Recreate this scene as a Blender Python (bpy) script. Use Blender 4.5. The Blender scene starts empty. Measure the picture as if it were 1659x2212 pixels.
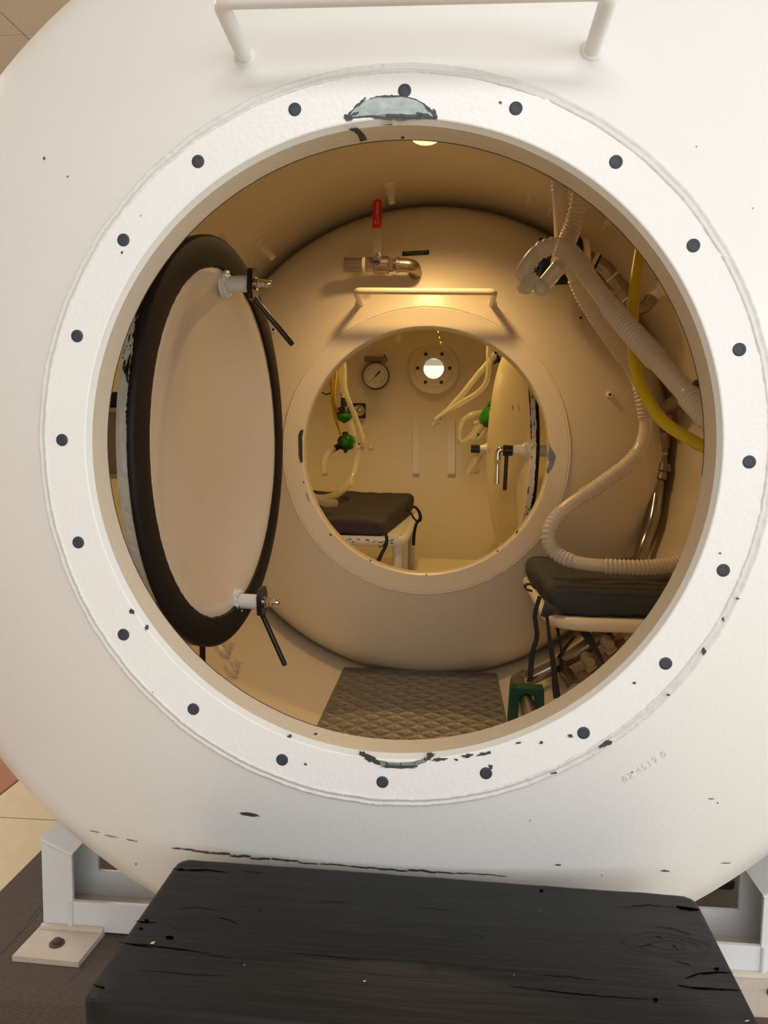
import bpy, bmesh, math, random
from mathutils import Vector, Matrix
from mathutils import noise as mnoise

random.seed(7)
SC = bpy.context.scene
COL = SC.collection
V = Vector
PI = math.pi

# ------------------------------------------------------------------ camera
CR = V((0.996373, 0.083986, 0.013645)); CU = V((-0.021063, 0.088086, 0.99589)); CF = V((-0.082439, 0.992566, -0.089536))
CC = V((0.0609, -0.8438, 0.0074)); FP = 1638.98
cam_data = bpy.data.cameras.new('camera')
cam_data.sensor_fit = 'VERTICAL'; cam_data.sensor_height = 36.0; cam_data.lens = FP / 2212 * 36.0
cam_data.clip_start = 0.02; cam_data.clip_end = 60
camera = bpy.data.objects.new('camera', cam_data); COL.objects.link(camera)
m = Matrix((( CR.x, CU.x, -CF.x, CC.x), (CR.y, CU.y, -CF.y, CC.y), (CR.z, CU.z, -CF.z, CC.z), (0, 0, 0, 1)))
camera.matrix_world = m
SC.camera = camera

# ------------------------------------------------------------------ world, light, exposure
SC.view_settings.view_transform = 'Standard'; SC.view_settings.look = 'None'
SC.view_settings.gamma = 1.0; SC.view_settings.use_curve_mapping = False
SC.view_settings.exposure = 0.08
world = bpy.data.worlds.new('daylight'); SC.world = world; world.use_nodes = True
world.node_tree.nodes['Background'].inputs['Color'].default_value = (0.86, 0.93, 1.0, 1)
world.node_tree.nodes['Background'].inputs['Strength'].default_value = 1.3


def area_light(name, loc, target, sx, sy, power, color):
    ld = bpy.data.lights.new(name, 'AREA'); ld.shape = 'RECTANGLE'; ld.size = sx; ld.size_y = sy
    ld.energy = power; ld.color = color
    o = bpy.data.objects.new(name, ld); COL.objects.link(o); o.location = loc
    o.rotation_euler = (V(target) - V(loc)).to_track_quat('-Z', 'Y').to_euler()
    return o


area_light('window_light_front', (1.0, -3.36, 0.45), (0.2, 0, 0.1), 3.4, 1.7, 34, (0.95, 0.97, 1.0))
area_light('window_light_right', (3.16, -0.8, 0.4), (0, 0.2, -0.2), 2.4, 1.7, 32, (0.84, 0.91, 1.0))
area_light('hatch_fill_light', (0.1, -1.9, 1.52), (0.0, 0.9, -0.6), 1.4, 0.6, 19, (0.97, 0.98, 1.0))  # added fill light aimed into the hatch to brighten the lower interior; no fixture
area_light('left_fill_light', (-2.3, 1.2, 1.5), (-2.2, 1.2, -1), 1.2, 0.6, 28, (1.0, 0.97, 0.92))  # added light lifting the dim left floor and ceiling; no lamp fixture there
area_light('ceiling_area_light_back', (0.4, 3.6, 1.5), (0.4, 3.6, -1), 1.2, 0.6, 22, (1.0, 0.97, 0.92))  # area light just under the ceiling, facing down; no fixture modelled


def bulb(name, loc, power, color, size=0.03, spot=None):
    ld = bpy.data.lights.new(name, 'SPOT' if spot else 'POINT'); ld.energy = power; ld.color = color; ld.shadow_soft_size = size
    if spot: ld.spot_size = math.radians(spot); ld.spot_blend = 0.8
    o = bpy.data.objects.new(name, ld); COL.objects.link(o); o.location = loc
    return o


LOCK_LAMP_POWER = 12.5
CHAMBER_LAMP_POWER = 16.5
LAMP_COL = (1.0, 0.64, 0.27)
CHAMBER_COL = (1.0, 0.66, 0.20)

# ------------------------------------------------------------------ helpers
OX = 0.0


def P(u, v, x=None, y=None, z=None, r=None):
    """real-world point of the viewing ray through (u, v) on the plane x=, y=, z= or on the shell of radius r"""
    d = CF + CR * ((u - 829.5) / FP) - CU * ((v - 1106) / FP)
    if r is not None:
        a = d.x ** 2 + d.z ** 2; b = 2 * (CC.x * d.x + CC.z * d.z); k = CC.x ** 2 + CC.z ** 2 - r * r
        t = (-b + math.sqrt(b * b - 4 * a * k)) / 2 / a
    elif x is not None: t = (x - CC.x) / d.x
    elif y is not None: t = (y - CC.y) / d.y
    else: t = (z - CC.z) / d.z
    return CC + d * t


def frame(axis):
    a = V(axis).normalized()
    h = V((0, 0, 1)) if abs(a.z) < 0.9 else V((1, 0, 0))
    u = h.cross(a).normalized(); w = a.cross(u).normalized()
    return u, w, a


class MB:
    def __init__(s): s.v = []; s.f = []
    def add(s, vs, fs):
        n = len(s.v); s.v += [tuple(x) for x in vs]; s.f += [tuple(i + n for i in f) for f in fs]; return s
    def box(s, c, size, rot=None, taper=1.0):
        hx, hy, hz = [k / 2 for k in size]; vs = []
        for z in (-1, 1):
            t = taper if z > 0 else 1
            for x, y in ((-1, -1), (1, -1), (1, 1), (-1, 1)): vs.append(V((x * hx * t, y * hy * t, z * hz)))
        if rot is not None: vs = [rot @ q for q in vs]
        return s.add([q + V(c) for q in vs], [(0, 3, 2, 1), (4, 5, 6, 7), (0, 1, 5, 4), (1, 2, 6, 5), (2, 3, 7, 6), (3, 0, 4, 7)])
    def bbox(s, c, size, b=0.004, rot=None):
        """box with chamfered edges (rounded plan corners and top/bottom chamfers)"""
        hx, hy, hz = [k / 2 for k in size]; vs = []
        def ring(ix, z):
            x, y = hx - ix, hy - ix; c_ = b
            return [V((x - c_, -y, z)), V((x, -y + c_, z)), V((x, y - c_, z)), V((x - c_, y, z)), V((-x + c_, y, z)), V((-x, y - c_, z)), V((-x, -y + c_, z)), V((-x + c_, -y, z))]
        for r_ in (ring(b, -hz), ring(0, -hz + b), ring(0, hz - b), ring(b, hz)): vs += r_
        fs = [tuple(reversed(range(8))), tuple(range(24, 32))]
        for k in range(3):
            for i in range(8): fs.append((k * 8 + i, k * 8 + (i + 1) % 8, k * 8 + 8 + (i + 1) % 8, k * 8 + 8 + i))
        if rot is not None: vs = [rot @ q for q in vs]
        return s.add([q + V(c) for q in vs], fs)
    def lathe(s, prof, origin, axis, seg=32, closed=False, caps=True, shift=None, a0=0, a1=None):
        """prof: (radius, distance along axis)"""
        u, w, a = frame(axis); o = V(origin); vs = []; full = a1 is None
        n = seg if full else seg + 1
        for k, (r, t) in enumerate(prof):
            sh = shift[k] if shift else V((0, 0, 0))
            for i in range(n):
                th = a0 + (2 * PI if full else a1 - a0) * i / seg
                vs.append(o + sh + a * t + (u * math.cos(th) + w * math.sin(th)) * r)
        fs = []; m_ = len(prof)
        for k in range(m_ if closed else m_ - 1):
            for i in range(n if full else n - 1):
                j = (i + 1) % n; k2 = (k + 1) % m_
                fs.append((k * n + i, k * n + j, k2 * n + j, k2 * n + i))
        if full and not closed and caps:
            if prof[0][0] > 1e-6: fs.append(tuple(reversed(range(n))))
            if prof[-1][0] > 1e-6: fs.append(tuple((m_ - 1) * n + i for i in range(n)))
        return s.add(vs, fs)
    def cyl(s, p0, p1, r, seg=20, r1=None, ch=0.0):
        p0, p1 = V(p0), V(p1); L = (p1 - p0).length; r1 = r if r1 is None else r1
        if ch: prof = [(r - ch, 0), (r, ch), (r1, L - ch), (r1 - ch, L)]
        else: prof = [(r, 0), (r1, L)]
        return s.lathe(prof, p0, p1 - p0, seg)
    def sphere(s, c, r, seg=16, sc=(1, 1, 1)):
        n = seg // 2; vs = [V((0, 0, -1))]; fs = []
        for k in range(1, n):
            ph = -PI / 2 + PI * k / n
            for i in range(seg):
                th = 2 * PI * i / seg; vs.append(V((math.cos(ph) * math.cos(th), math.cos(ph) * math.sin(th), math.sin(ph))))
        vs.append(V((0, 0, 1))); T = len(vs) - 1
        for i in range(seg):
            j = (i + 1) % seg; fs.append((0, 1 + j, 1 + i)); fs.append((T, T - seg + i, T - seg + j))
        for k in range(n - 2):
            for i in range(seg):
                j = (i + 1) % seg; a_ = 1 + k * seg; fs.append((a_ + i, a_ + j, a_ + seg + j, a_ + seg + i))
        return s.add([V((q.x * sc[0], q.y * sc[1], q.z * sc[2])) * r + V(c) for q in vs], fs)
    def tube(s, pts, r, seg=12, closed=False, caps=True, flat=None):
        """sweep along pts with parallel transport; r may be a list; flat=(w,h,updir) gives a ribbon"""
        pts = [V(q) for q in pts]; n = len(pts); T = []
        for i in range(n):
            a_ = pts[(i + 1) % n] if (closed or i < n - 1) else pts[i]; b_ = pts[i - 1] if (closed or i > 0) else pts[i]
            t = a_ - b_; T.append(t.normalized() if t.length > 1e-9 else V((0, 0, 1)))
        u, w, _ = frame(T[0]); vs = []
        for i in range(n):
            u = (u - T[i] * u.dot(T[i])); u = u.normalized() if u.length > 1e-6 else frame(T[i])[0]; w = T[i].cross(u)
            ri = r[i] if isinstance(r, (list, tuple)) else r
            for k in range(seg):
                th = 2 * PI * k / seg; vs.append(pts[i] + (u * math.cos(th) + w * math.sin(th)) * ri)
        fs = []
        for i in range(n if closed else n - 1):
            i2 = (i + 1) % n
            for k in range(seg):
                k2 = (k + 1) % seg; fs.append((i * seg + k, i * seg + k2, i2 * seg + k2, i2 * seg + k))
        if caps and not closed:
            fs.append(tuple(reversed(range(seg)))); fs.append(tuple((n - 1) * seg + k for k in range(seg)))
        return s.add(vs, fs)
    def ribbon(s, pts, wid, th, side):
        """flat strap along pts; side = list or one vector across the strap"""
        n = len(pts); vs = []
        for i, p_ in enumerate(pts):
            p_ = V(p_); a_ = V(pts[min(i + 1, n - 1)]) - V(pts[max(i - 1, 0)])
            sd = V(side[i] if isinstance(side, list) else side).normalized(); sd = (sd - a_.normalized() * sd.dot(a_.normalized())).normalized()
            nn = a_.cross(sd).normalized(); ww = wid[i] if isinstance(wid, list) else wid
            for a2, b2 in ((-1, -1), (1, -1), (1, 1), (-1, 1)): vs.append(p_ + sd * a2 * ww / 2 + nn * b2 * th / 2)
        fs = [(3, 2, 1, 0), tuple(4 * (n - 1) + k for k in range(4))]
        for i in range(n - 1):
            for k in range(4): fs.append((4 * i + k, 4 * i + (k + 1) % 4, 4 * i + 4 + (k + 1) % 4, 4 * i + 4 + k))
        return s.add(vs, fs)
    def prism(s, poly, o, u, w, a, depth):
        """polygon (list of 2d) in the plane u,w at o, extruded depth along a"""
        n = len(poly); o, u, w, a = V(o), V(u), V(w), V(a); vs = []
        for dd in (0, depth):
            for x, y in poly: vs.append(o + u * x + w * y + a * dd)
        fs = [tuple(reversed(range(n))), tuple(range(n, 2 * n))]
        for i in range(n): fs.append((i, (i + 1) % n, n + (i + 1) % n, n + i))
        return s.add(vs, fs)


def smooth_path(pts, step=0.006):
    """Catmull-Rom through pts, resampled evenly"""
    pts = [V(q) for q in pts]; q = [pts[0] * 2 - pts[1]] + pts + [pts[-1] * 2 - pts[-2]]; out = []
    for i in range(1, len(q) - 2):
        p0, p1, p2, p3 = q[i - 1:i + 3]
        for k in range(24):
            t = k / 24
            out.append(0.5 * ((2 * p1) + (p2 - p0) * t + (2 * p0 - 5 * p1 + 4 * p2 - p3) * t * t + (3 * p1 - p0 - 3 * p2 + p3) * t ** 3))
    out.append(pts[-1]); res = [out[0]]; acc = 0.0
    for i in range(1, len(out)):
        seg = (out[i] - out[i - 1]).length; pos = 0.0
        while seg - pos + acc >= step and seg > 0:
            pos += step - acc; acc = 0.0; res.append(out[i - 1].lerp(out[i], pos / seg))
        acc += seg - pos
    res.append(out[-1]); return res


def bent_path(pts, rad, n=6):
    """straight runs joined by rounded corners"""
    pts = [V(q) for q in pts]; out = [pts[0]]
    for i in range(1, len(pts) - 1):
        a_ = (pts[i - 1] - pts[i]); b_ = (pts[i + 1] - pts[i]); rr = min(rad, a_.length * .49, b_.length * .49)
        A = pts[i] + a_.normalized() * rr; B = pts[i] + b_.normalized() * rr
        for k in range(n + 1):
            t = k / n; out.append(A * (1 - t) ** 2 + pts[i] * 2 * t * (1 - t) + B * t * t)
    out.append(pts[-1]); return out


def obj(name, mb, mat, parent=None, sharp=35, kind=None, label=None):
    me = bpy.data.meshes.new(name); off = ORG.get(parent.name if parent else None, V((0, 0, 0)))
    me.from_pydata([(x - off.x, y - off.y, z - off.z) for x, y, z in mb.v], [], mb.f); me.update()
    me.materials.append(mat)
    bm = bmesh.new(); bm.from_mesh(me); bmesh.ops.recalc_face_normals(bm, faces=bm.faces); bm.to_mesh(me); bm.free()
    me.polygons.foreach_set('use_smooth', [True] * len(me.polygons))
    if sharp is not None: me.set_sharp_from_angle(angle=math.radians(sharp))
    o = bpy.data.objects.new(name, me); COL.objects.link(o)
    if parent: o.parent = parent; ORG[o.name] = off
    if kind: o['kind'] = kind
    if label: o['label'] = label
    return o


ORG = {None: V((0, 0, 0))}


def thing(name, label, cat, loc, group=None):
    o = bpy.data.objects.new(name, None); COL.objects.link(o); o.location = loc; o.empty_display_size = 0.05
    ORG[o.name] = V(loc); o['label'] = label; o['category'] = cat
    if group: o['group'] = group
    return o


# ------------------------------------------------------------------ materials
def mat(name, color, rough=0.5, metal=0.0, bump=0.0, bscale=80, var=0.0, vscale=6, coat=0.0, spec=0.5, trans=0.0, emit=None, estr=0, alpha=None, ior=1.45, sss=0.0, bdist=0.01):
    mt = bpy.data.materials.new(name); mt.use_nodes = True; nt = mt.node_tree; b = nt.nodes['Principled BSDF']
    b.inputs['Base Color'].default_value = (*color, 1); b.inputs['Roughness'].default_value = rough; b.inputs['Metallic'].default_value = metal
    b.inputs['Specular IOR Level'].default_value = spec; b.inputs['IOR'].default_value = ior
    if coat: b.inputs['Coat Weight'].default_value = coat; b.inputs['Coat Roughness'].default_value = 0.08
    if trans: b.inputs['Transmission Weight'].default_value = trans
    if sss: b.inputs['Subsurface Weight'].default_value = sss; b.inputs['Subsurface Scale'].default_value = 0.01
    if alpha is not None: b.inputs['Alpha'].default_value = alpha
    if emit: b.inputs['Emission Color'].default_value = (*emit, 1); b.inputs['Emission Strength'].default_value = estr
    tc = nt.nodes.new('ShaderNodeTexCoord')
    if bump:
        nz = nt.nodes.new('ShaderNodeTexNoise'); nz.inputs['Scale'].default_value = bscale; nz.inputs['Detail'].default_value = 3
        bp = nt.nodes.new('ShaderNodeBump'); bp.inputs['Strength'].default_value = bump; bp.inputs['Distance'].default_value = bdist
        nt.links.new(tc.outputs['Object'], nz.inputs['Vector']); nt.links.new(nz.outputs['Fac'], bp.inputs['Height']); nt.links.new(bp.outputs['Normal'], b.inputs['Normal'])
    if var:
        n2 = nt.nodes.new('ShaderNodeTexNoise'); n2.inputs['Scale'].default_value = vscale; n2.inputs['Detail'].default_value = 4
        mx = nt.nodes.new('ShaderNodeMix'); mx.data_type = 'RGBA'
        mx.inputs[6].default_value = (*[c * (1 - var) for c in color], 1); mx.inputs[7].default_value = (*[min(1, c * (1 + var)) for c in color], 1)
        nt.links.new(tc.outputs['Object'], n2.inputs['Vector']); nt.links.new(n2.outputs['Fac'], mx.inputs['Factor']); nt.links.new(mx.outputs[2], b.inputs['Base Color'])
    return mt


M = {}
M['white'] = mat('white_enamel', (0.765, 0.76, 0.75), 0.33, bump=0.10, bscale=130, bdist=0.003, var=0.012, vscale=4)
M['white_flange'] = mat('white_flange_enamel', (0.81, 0.81, 0.81), 0.30, bump=0.16, bscale=160, bdist=0.003, var=0.02, vscale=7)
M['white_frame'] = mat('white_frame_enamel', (0.75, 0.77, 0.79), 0.38, bump=0.12, bscale=60, bdist=0.003, var=0.03, vscale=9)
M['weld'] = mat('painted_weld', (0.69, 0.685, 0.665), 0.38, bump=0.3, bscale=220, bdist=0.003)
M['cream'] = mat('cream_enamel', (0.84, 0.74, 0.56), 0.30, bump=0.10, bscale=120, bdist=0.003, var=0.02, vscale=5)
M['cream2'] = mat('glossy_cream_enamel', (0.82, 0.71, 0.50), 0.22, bump=0.22, bscale=26, bdist=0.004, var=0.02, vscale=5)
M['bore'] = mat('cream_bore_enamel', (0.70, 0.62, 0.50), 0.24, bump=0.25, bscale=260, bdist=0.003)
M['door'] = mat('door_enamel', (0.78, 0.70, 0.61), 0.16, bump=0.10, bscale=60, bdist=0.004)
M['black_rubber'] = mat('black_rubber', (0.013, 0.009, 0.009), 0.55, spec=0.25, bump=0.15, bscale=90, bdist=0.003)
M['plug'] = mat('dark_plug_rubber', (0.035, 0.042, 0.055), 0.5, bump=0.2, bscale=300, bdist=0.002)
M['black_metal'] = mat('black_painted_metal', (0.014, 0.012, 0.012), 0.28, bump=0.2, bscale=150, bdist=0.002)
M['steel'] = mat('brushed_steel', (0.55, 0.50, 0.43), 0.28, 1.0, bump=0.1, bscale=200, bdist=0.002)
M['bright_steel'] = mat('polished_steel', (0.72, 0.68, 0.62), 0.14, 1.0)
M['bronze'] = mat('dull_nickel_brass', (0.34, 0.27, 0.215), 0.34, 0.9, bump=0.15, bscale=120, bdist=0.002, var=0.15, vscale=40)
M['darkpipe'] = mat('dark_steel_pipe', (0.34, 0.31, 0.29), 0.16, 1.0)
M['red'] = mat('red_vinyl', (0.55, 0.006, 0.018), 0.28)
M['pale_print'] = mat('pale_print', (0.75, 0.55, 0.45), 0.5)
M['primer'] = mat('dark_primer', (0.045, 0.05, 0.052), 0.45, bump=0.4, bscale=200, bdist=0.003, var=0.3, vscale=60)
M['bare'] = mat('bare_worn_metal', (0.23, 0.26, 0.26), 0.32, 0.35, bump=0.35, bscale=50, bdist=0.002, var=0.45, vscale=70)
M['hose'] = mat('translucent_silicone_hose', (0.82, 0.74, 0.62), 0.26, spec=0.6, trans=0.12, sss=0.1, alpha=0.80)
M['clearhose'] = mat('clear_hose', (0.88, 0.80, 0.60), 0.15, spec=0.8, trans=0.5, alpha=0.62)
M['yellow'] = mat('yellow_hose_rubber', (0.72, 0.55, 0.02), 0.34)
M['amber'] = mat('amber_hose', (0.62, 0.38, 0.02), 0.2, trans=0.2)
M['greencast'] = mat('green_painted_casting', (0.004, 0.075, 0.042), 0.38, bump=0.3, bscale=120, bdist=0.003)
M['greenplastic'] = mat('green_plastic', (0.02, 0.20, 0.012), 0.22)
M['greycloth'] = mat('dark_grey_cloth', (0.046, 0.048, 0.051), 0.85, bump=0.5, bscale=260, bdist=0.002, var=0.12, vscale=14)
M['purplecloth'] = mat('dark_violet_cloth', (0.040, 0.030, 0.044), 0.8, bump=0.5, bscale=260, bdist=0.002, var=0.15, vscale=14)
M['navy'] = mat('navy_webbing', (0.014, 0.016, 0.028), 0.7)
M['strap'] = mat('charcoal_webbing', (0.022, 0.025, 0.028), 0.75, bump=0.4, bscale=400, bdist=0.001)
M['silver'] = mat('silvery_mesh', (0.60, 0.60, 0.55), 0.3, 0.8, bump=0.6, bscale=300)
M['dial'] = mat('gauge_face', (0.80, 0.76, 0.64), 0.5)
M['crack'] = mat('crack_shadow_gap', (0.002, 0.002, 0.002), 0.9, spec=0.0)
M['ink'] = mat('black_ink', (0.02, 0.02, 0.02), 0.5)
M['lens'] = mat('lit_lens', (1, 0.8, 0.5), 0.3, emit=(1.0, 0.55, 0.16), estr=3.0)
M['glass'] = mat('porthole_glass', (0.95, 0.97, 0.95), 0.02, trans=1.0, ior=1.2)
M['chain'] = mat('brass_chain', (0.75, 0.55, 0.22), 0.2, 1.0)
M['plate'] = mat('tread_plate_metal', (0.27, 0.25, 0.225), 0.36, 0.5, bump=0.3, bscale=90, bdist=0.003, var=0.2, vscale=9)
M['tile'] = mat('beige_tile', (0.74, 0.61, 0.42), 0.42, var=0.10, vscale=22, bump=0.05, bscale=60)
M['terracotta'] = mat('terracotta_tile', (0.42, 0.19, 0.11), 0.45, var=0.15, vscale=18)
M['grout'] = mat('grout', (0.34, 0.30, 0.24), 0.9)
M['panel'] = mat('ceiling_panel_fibre', (0.74, 0.66, 0.50), 0.9, bump=0.5, bscale=180, bdist=0.002, var=0.08, vscale=90)
M['grid'] = mat('ceiling_grid_metal', (0.62, 0.54, 0.40), 0.6)
M['plaster'] = mat('warm_plaster', (0.80, 0.74, 0.62), 0.9, bump=0.1, bscale=60)
M['winframe'] = mat('window_frame_paint', (0.75, 0.76, 0.78), 0.4)
M['rust'] = mat('rusty_bolt', (0.10, 0.055, 0.045), 0.6, 0.3, bump=0.5, bscale=200, bdist=0.003)
M['dirty'] = mat('grimy_foot_enamel', (0.62, 0.54, 0.45), 0.5, bump=0.2, bscale=40, var=0.12, vscale=25)
M['blue'] = mat('blue_plastic', (0.01, 0.05, 0.22), 0.3)
M['bevel'] = mat('bevel_enamel', (0.76, 0.76, 0.73), 0.32, bump=0.2, bscale=200, bdist=0.002)

# carpet: fine ribbed weave
mt = mat('ribbed_brown_carpet', (0.09, 0.066, 0.052), 0.95); nt = mt.node_tree; b = nt.nodes['Principled BSDF']
tc = nt.nodes.new('ShaderNodeTexCoord')
wv = nt.nodes.new('ShaderNodeTexWave'); wv.bands_direction = 'Y'; wv.inputs['Scale'].default_value = 95; wv.inputs['Distortion'].default_value = 0.8; wv.inputs['Detail'].default_value = 2; wv.inputs['Detail Scale'].default_value = 6
nz = nt.nodes.new('ShaderNodeTexNoise'); nz.inputs['Scale'].default_value = 240
mp = nt.nodes.new('ShaderNodeMapping'); mp.inputs['Rotation'].default_value = (0, 0, 0.12); mp.inputs['Scale'].default_value = (1, 1, 1)
mx = nt.nodes.new('ShaderNodeMix'); mx.data_type = 'RGBA'; mx.inputs[6].default_value = (0.070, 0.052, 0.044, 1); mx.inputs[7].default_value = (0.22, 0.17, 0.14, 1)
ad = nt.nodes.new('ShaderNodeMath'); ad.operation = 'MULTIPLY'
sx = nt.nodes.new('ShaderNodeSeparateXYZ'); cx = nt.nodes.new('ShaderNodeCombineXYZ'); ay = nt.nodes.new('ShaderNodeMath')
nt.links.new(tc.outputs['Object'], sx.inputs[0]); nt.links.new(sx.outputs[1], ay.inputs[0]); nt.links.new(sx.outputs[2], ay.inputs[1]); nt.links.new(sx.outputs[0], cx.inputs[0]); nt.links.new(ay.outputs[0], cx.inputs[1])
nt.links.new(cx.outputs[0], mp.inputs['Vector']); nt.links.new(mp.outputs['Vector'], wv.inputs['Vector']); nt.links.new(tc.outputs['Object'], nz.inputs['Vector'])
ad2 = nt.nodes.new('ShaderNodeMath'); ad2.operation = 'ADD'; ad2.inputs[1].default_value = 0.25
nt.links.new(nz.outputs['Fac'], ad2.inputs[0]); nt.links.new(wv.outputs['Fac'], ad.inputs[0]); nt.links.new(ad2.outputs[0], ad.inputs[1])
nt.links.new(ad.outputs[0], mx.inputs['Factor']); nt.links.new(mx.outputs[2], b.inputs['Base Color'])
bp = nt.nodes.new('ShaderNodeBump'); bp.inputs['Strength'].default_value = 0.6; bp.inputs['Distance'].default_value = 0.003
nt.links.new(wv.outputs['Fac'], bp.inputs['Height']); nt.links.new(bp.outputs['Normal'], b.inputs['Normal'])
M['carpet'] = mt

# black painted timber: stretched grain along X
mt = mat('black_painted_timber', (0.016, 0.017, 0.019), 0.48); nt = mt.node_tree; b = nt.nodes['Principled BSDF']
tc = nt.nodes.new('ShaderNodeTexCoord'); mp = nt.nodes.new('ShaderNodeMapping'); mp.inputs['Scale'].default_value = (3, 45, 30)
nz = nt.nodes.new('ShaderNodeTexNoise'); nz.inputs['Scale'].default_value = 2.2; nz.inputs['Detail'].default_value = 6; nz.inputs['Distortion'].default_value = 0.6
bp = nt.nodes.new('ShaderNodeBump'); bp.inputs['Strength'].default_value = 0.45; bp.inputs['Distance'].default_value = 0.004
nt.links.new(tc.outputs['Object'], mp.inputs['Vector']); nt.links.new(mp.outputs['Vector'], nz.inputs['Vector']); nt.links.new(nz.outputs['Fac'], bp.inputs['Height']); nt.links.new(bp.outputs['Normal'], b.inputs['Normal'])
mx = nt.nodes.new('ShaderNodeMix'); mx.data_type = 'RGBA'; mx.inputs[6].default_value = (0.006, 0.007, 0.008, 1); mx.inputs[7].default_value = (0.015, 0.016, 0.018, 1)
b.inputs['Specular IOR Level'].default_value = 0.28
nt.links.new(nz.outputs['Fac'], mx.inputs['Factor']); nt.links.new(mx.outputs[2], b.inputs['Base Color'])
M['timber'] = mt


def text_mesh(body, size, extrude=0.0004, spacing=1.0, align='CENTER'):
    cu = bpy.data.curves.new('lettering', 'FONT'); cu.body = body; cu.size = size; cu.extrude = extrude; cu.align_x = align; cu.align_y = 'CENTER'
    cu.space_character = spacing; cu.resolution_u = 2
    t = bpy.data.objects.new('tmp_text', cu); COL.objects.link(t)
    dg = bpy.context.evaluated_depsgraph_get(); me = bpy.data.meshes.new_from_object(t.evaluated_get(dg))
    bpy.data.objects.remove(t); bpy.data.curves.remove(cu); return me


def put_text(name, body, size, o, u, w, matl, parent, extrude=0.0003, spacing=1.0, align='CENTER'):
    me = text_mesh(body, size, extrude, spacing, align); u, w = V(u).normalized(), V(w).normalized(); n = u.cross(w)
    mt_ = Matrix(((u.x, w.x, n.x, o[0]), (u.y, w.y, n.y, o[1]), (u.z, w.z, n.z, o[2]), (0, 0, 0, 1)))
    me.transform(mt_); off = ORG.get(parent.name, V((0, 0, 0))); me.transform(Matrix.Translation(-off))
    me.materials.clear(); me.materials.append(matl)
    ob = bpy.data.objects.new(name, me); COL.objects.link(ob); ob.parent = parent; ORG[ob.name] = off
    return ob


# ------------------------------------------------------------------ dimensions (chamber axis = Y axis, metres)
HOLE = 0.3506; WELD = 0.406; RO = 0.745; RI = 0.737
KN = 0.149                                   # knuckle radius
CROWN = 2 * RO


def dome(r, R=RO):
    """depth of a dished head behind its apex plane at radius r"""
    rk = R - KN; cr = 2 * R; L = cr - KN; yk = cr - math.sqrt(L * L - rk * rk)
    rj = rk * cr / L
    if r <= rj: return cr - math.sqrt(cr * cr - r * r)
    return yk - math.sqrt(max(0, KN * KN - (r - rk) ** 2))


def head_y(r, y0, R=RO, r0=WELD): return y0 + dome(r, R) - dome(r0, R)


FL2 = 1.332; OFF2 = V((-0.006, 0, -0.0155))
R2 = 0.727
END_Y = 3.03                                 # apex of the far concave end (inside)


def surf1(x, z):                             # outside of the front head
    r = math.hypot(x, z)
    return 0.0 if r < WELD - .006 else head_y(min(r, RO - .001), 0.003)


def surf2(x, z):
    r = math.hypot(x, z)
    return head_y(min(r, R2 - .001), FL2 + 0.003, R2)


def P1(u, v, lift=0.0):                      # point on the outside of the front head / flange face
    y = 0.0
    for _ in range(12):
        p = P(u, v, y=y); y = surf1(p.x, p.z)
    p = P(u, v, y=y - lift); return p


def P2(u, v, lift=0.0):
    y = FL2
    for _ in range(12):
        p = P(u, v, y=y); y = surf2(p.x, p.z)
    return P(u, v, y=y - lift)


def P3(u, v, lift=0.0):                      # far concave end
    y = END_Y
    for _ in range(12):
        p = P(u, v, y=y); y = END_Y - dome(min(math.hypot(p.x, p.z), RI - .001), RI)
    return P(u, v, y=y - lift)


def blob(mb, outline, surf, lift=0.0007, jag=0.0, seed=0, push=(0, -1, 0)):
    """thin chip: outline = points on a surface; lifted off by `lift` along push, star-filled, with a hair of thickness"""
    rnd = random.Random(seed); pts = [V(q) for q in outline]; c = sum(pts, V((0, 0, 0))) / len(pts); fine = []
    for i, a_ in enumerate(pts):
        b_ = pts[(i + 1) % len(pts)]; n = max(1, min(8, int((b_ - a_).length / 0.003)))
        for k in range(n):
            q = a_.lerp(b_, k / n)
            if jag: q = q + (q - c).normalized() * rnd.uniform(-jag, jag)
            fine.append(q)
    top = []; n = len(fine); pu = V(push) * lift
    def fit(q): return (surf(q) if surf else q)
    rings = []
    for t in (1.0, 0.66, 0.33): rings += [fit(c.lerp(q, t)) + pu for q in fine]
    vs = rings + [fit(c) + pu]; fs = []
    for k in range(2):
        for i in range(n): fs.append((k * n + i, k * n + (i + 1) % n, (k + 1) * n + (i + 1) % n, (k + 1) * n + i))
    for i in range(n): fs.append((2 * n + i, 2 * n + (i + 1) % n, 3 * n))
    mb.add(vs, fs)


def chip_outline(c, w, h, ang, pt, n=9, seed=0):
    n = n + (8 if w > 20 else 0)
    """irregular outline in picture directions around c=(u,v); pt maps (u,v) to the surface"""
    rnd = random.Random(seed); out = []
    for i in range(n):
        th = 2 * PI * i / n; k = rnd.uniform(0.65, 1.15); x, y = w / 2 * math.cos(th) * k, h / 2 * math.sin(th) * k
        out.append(pt(c[0] + x * math.cos(ang) - y * math.sin(ang), c[1] + x * math.sin(ang) + y * math.cos(ang)))
    return out


# ================================================================== THE ROOM
FLOOR_Z = -0.995; CEIL_Z = 1.62
X0, X1, Y0, Y1 = -3.2, 3.2, -3.4, 5.8


def struct(name, mb, m_, parent=None, **k):
    return obj(name, mb, m_, parent, kind='structure' if parent is None else None, **k)


floor = struct('floor', MB().box(((X0 + X1) / 2, (Y0 + Y1) / 2, FLOOR_Z - 0.06), (X1 - X0, Y1 - Y0, 0.104)), M['grout'])
q = P(0, 1716, z=FLOOR_Z); gx = q.x; q = P(50, 1767, z=FLOOR_Z); gy = q.y; TS = 0.5
protos = {}


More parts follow.
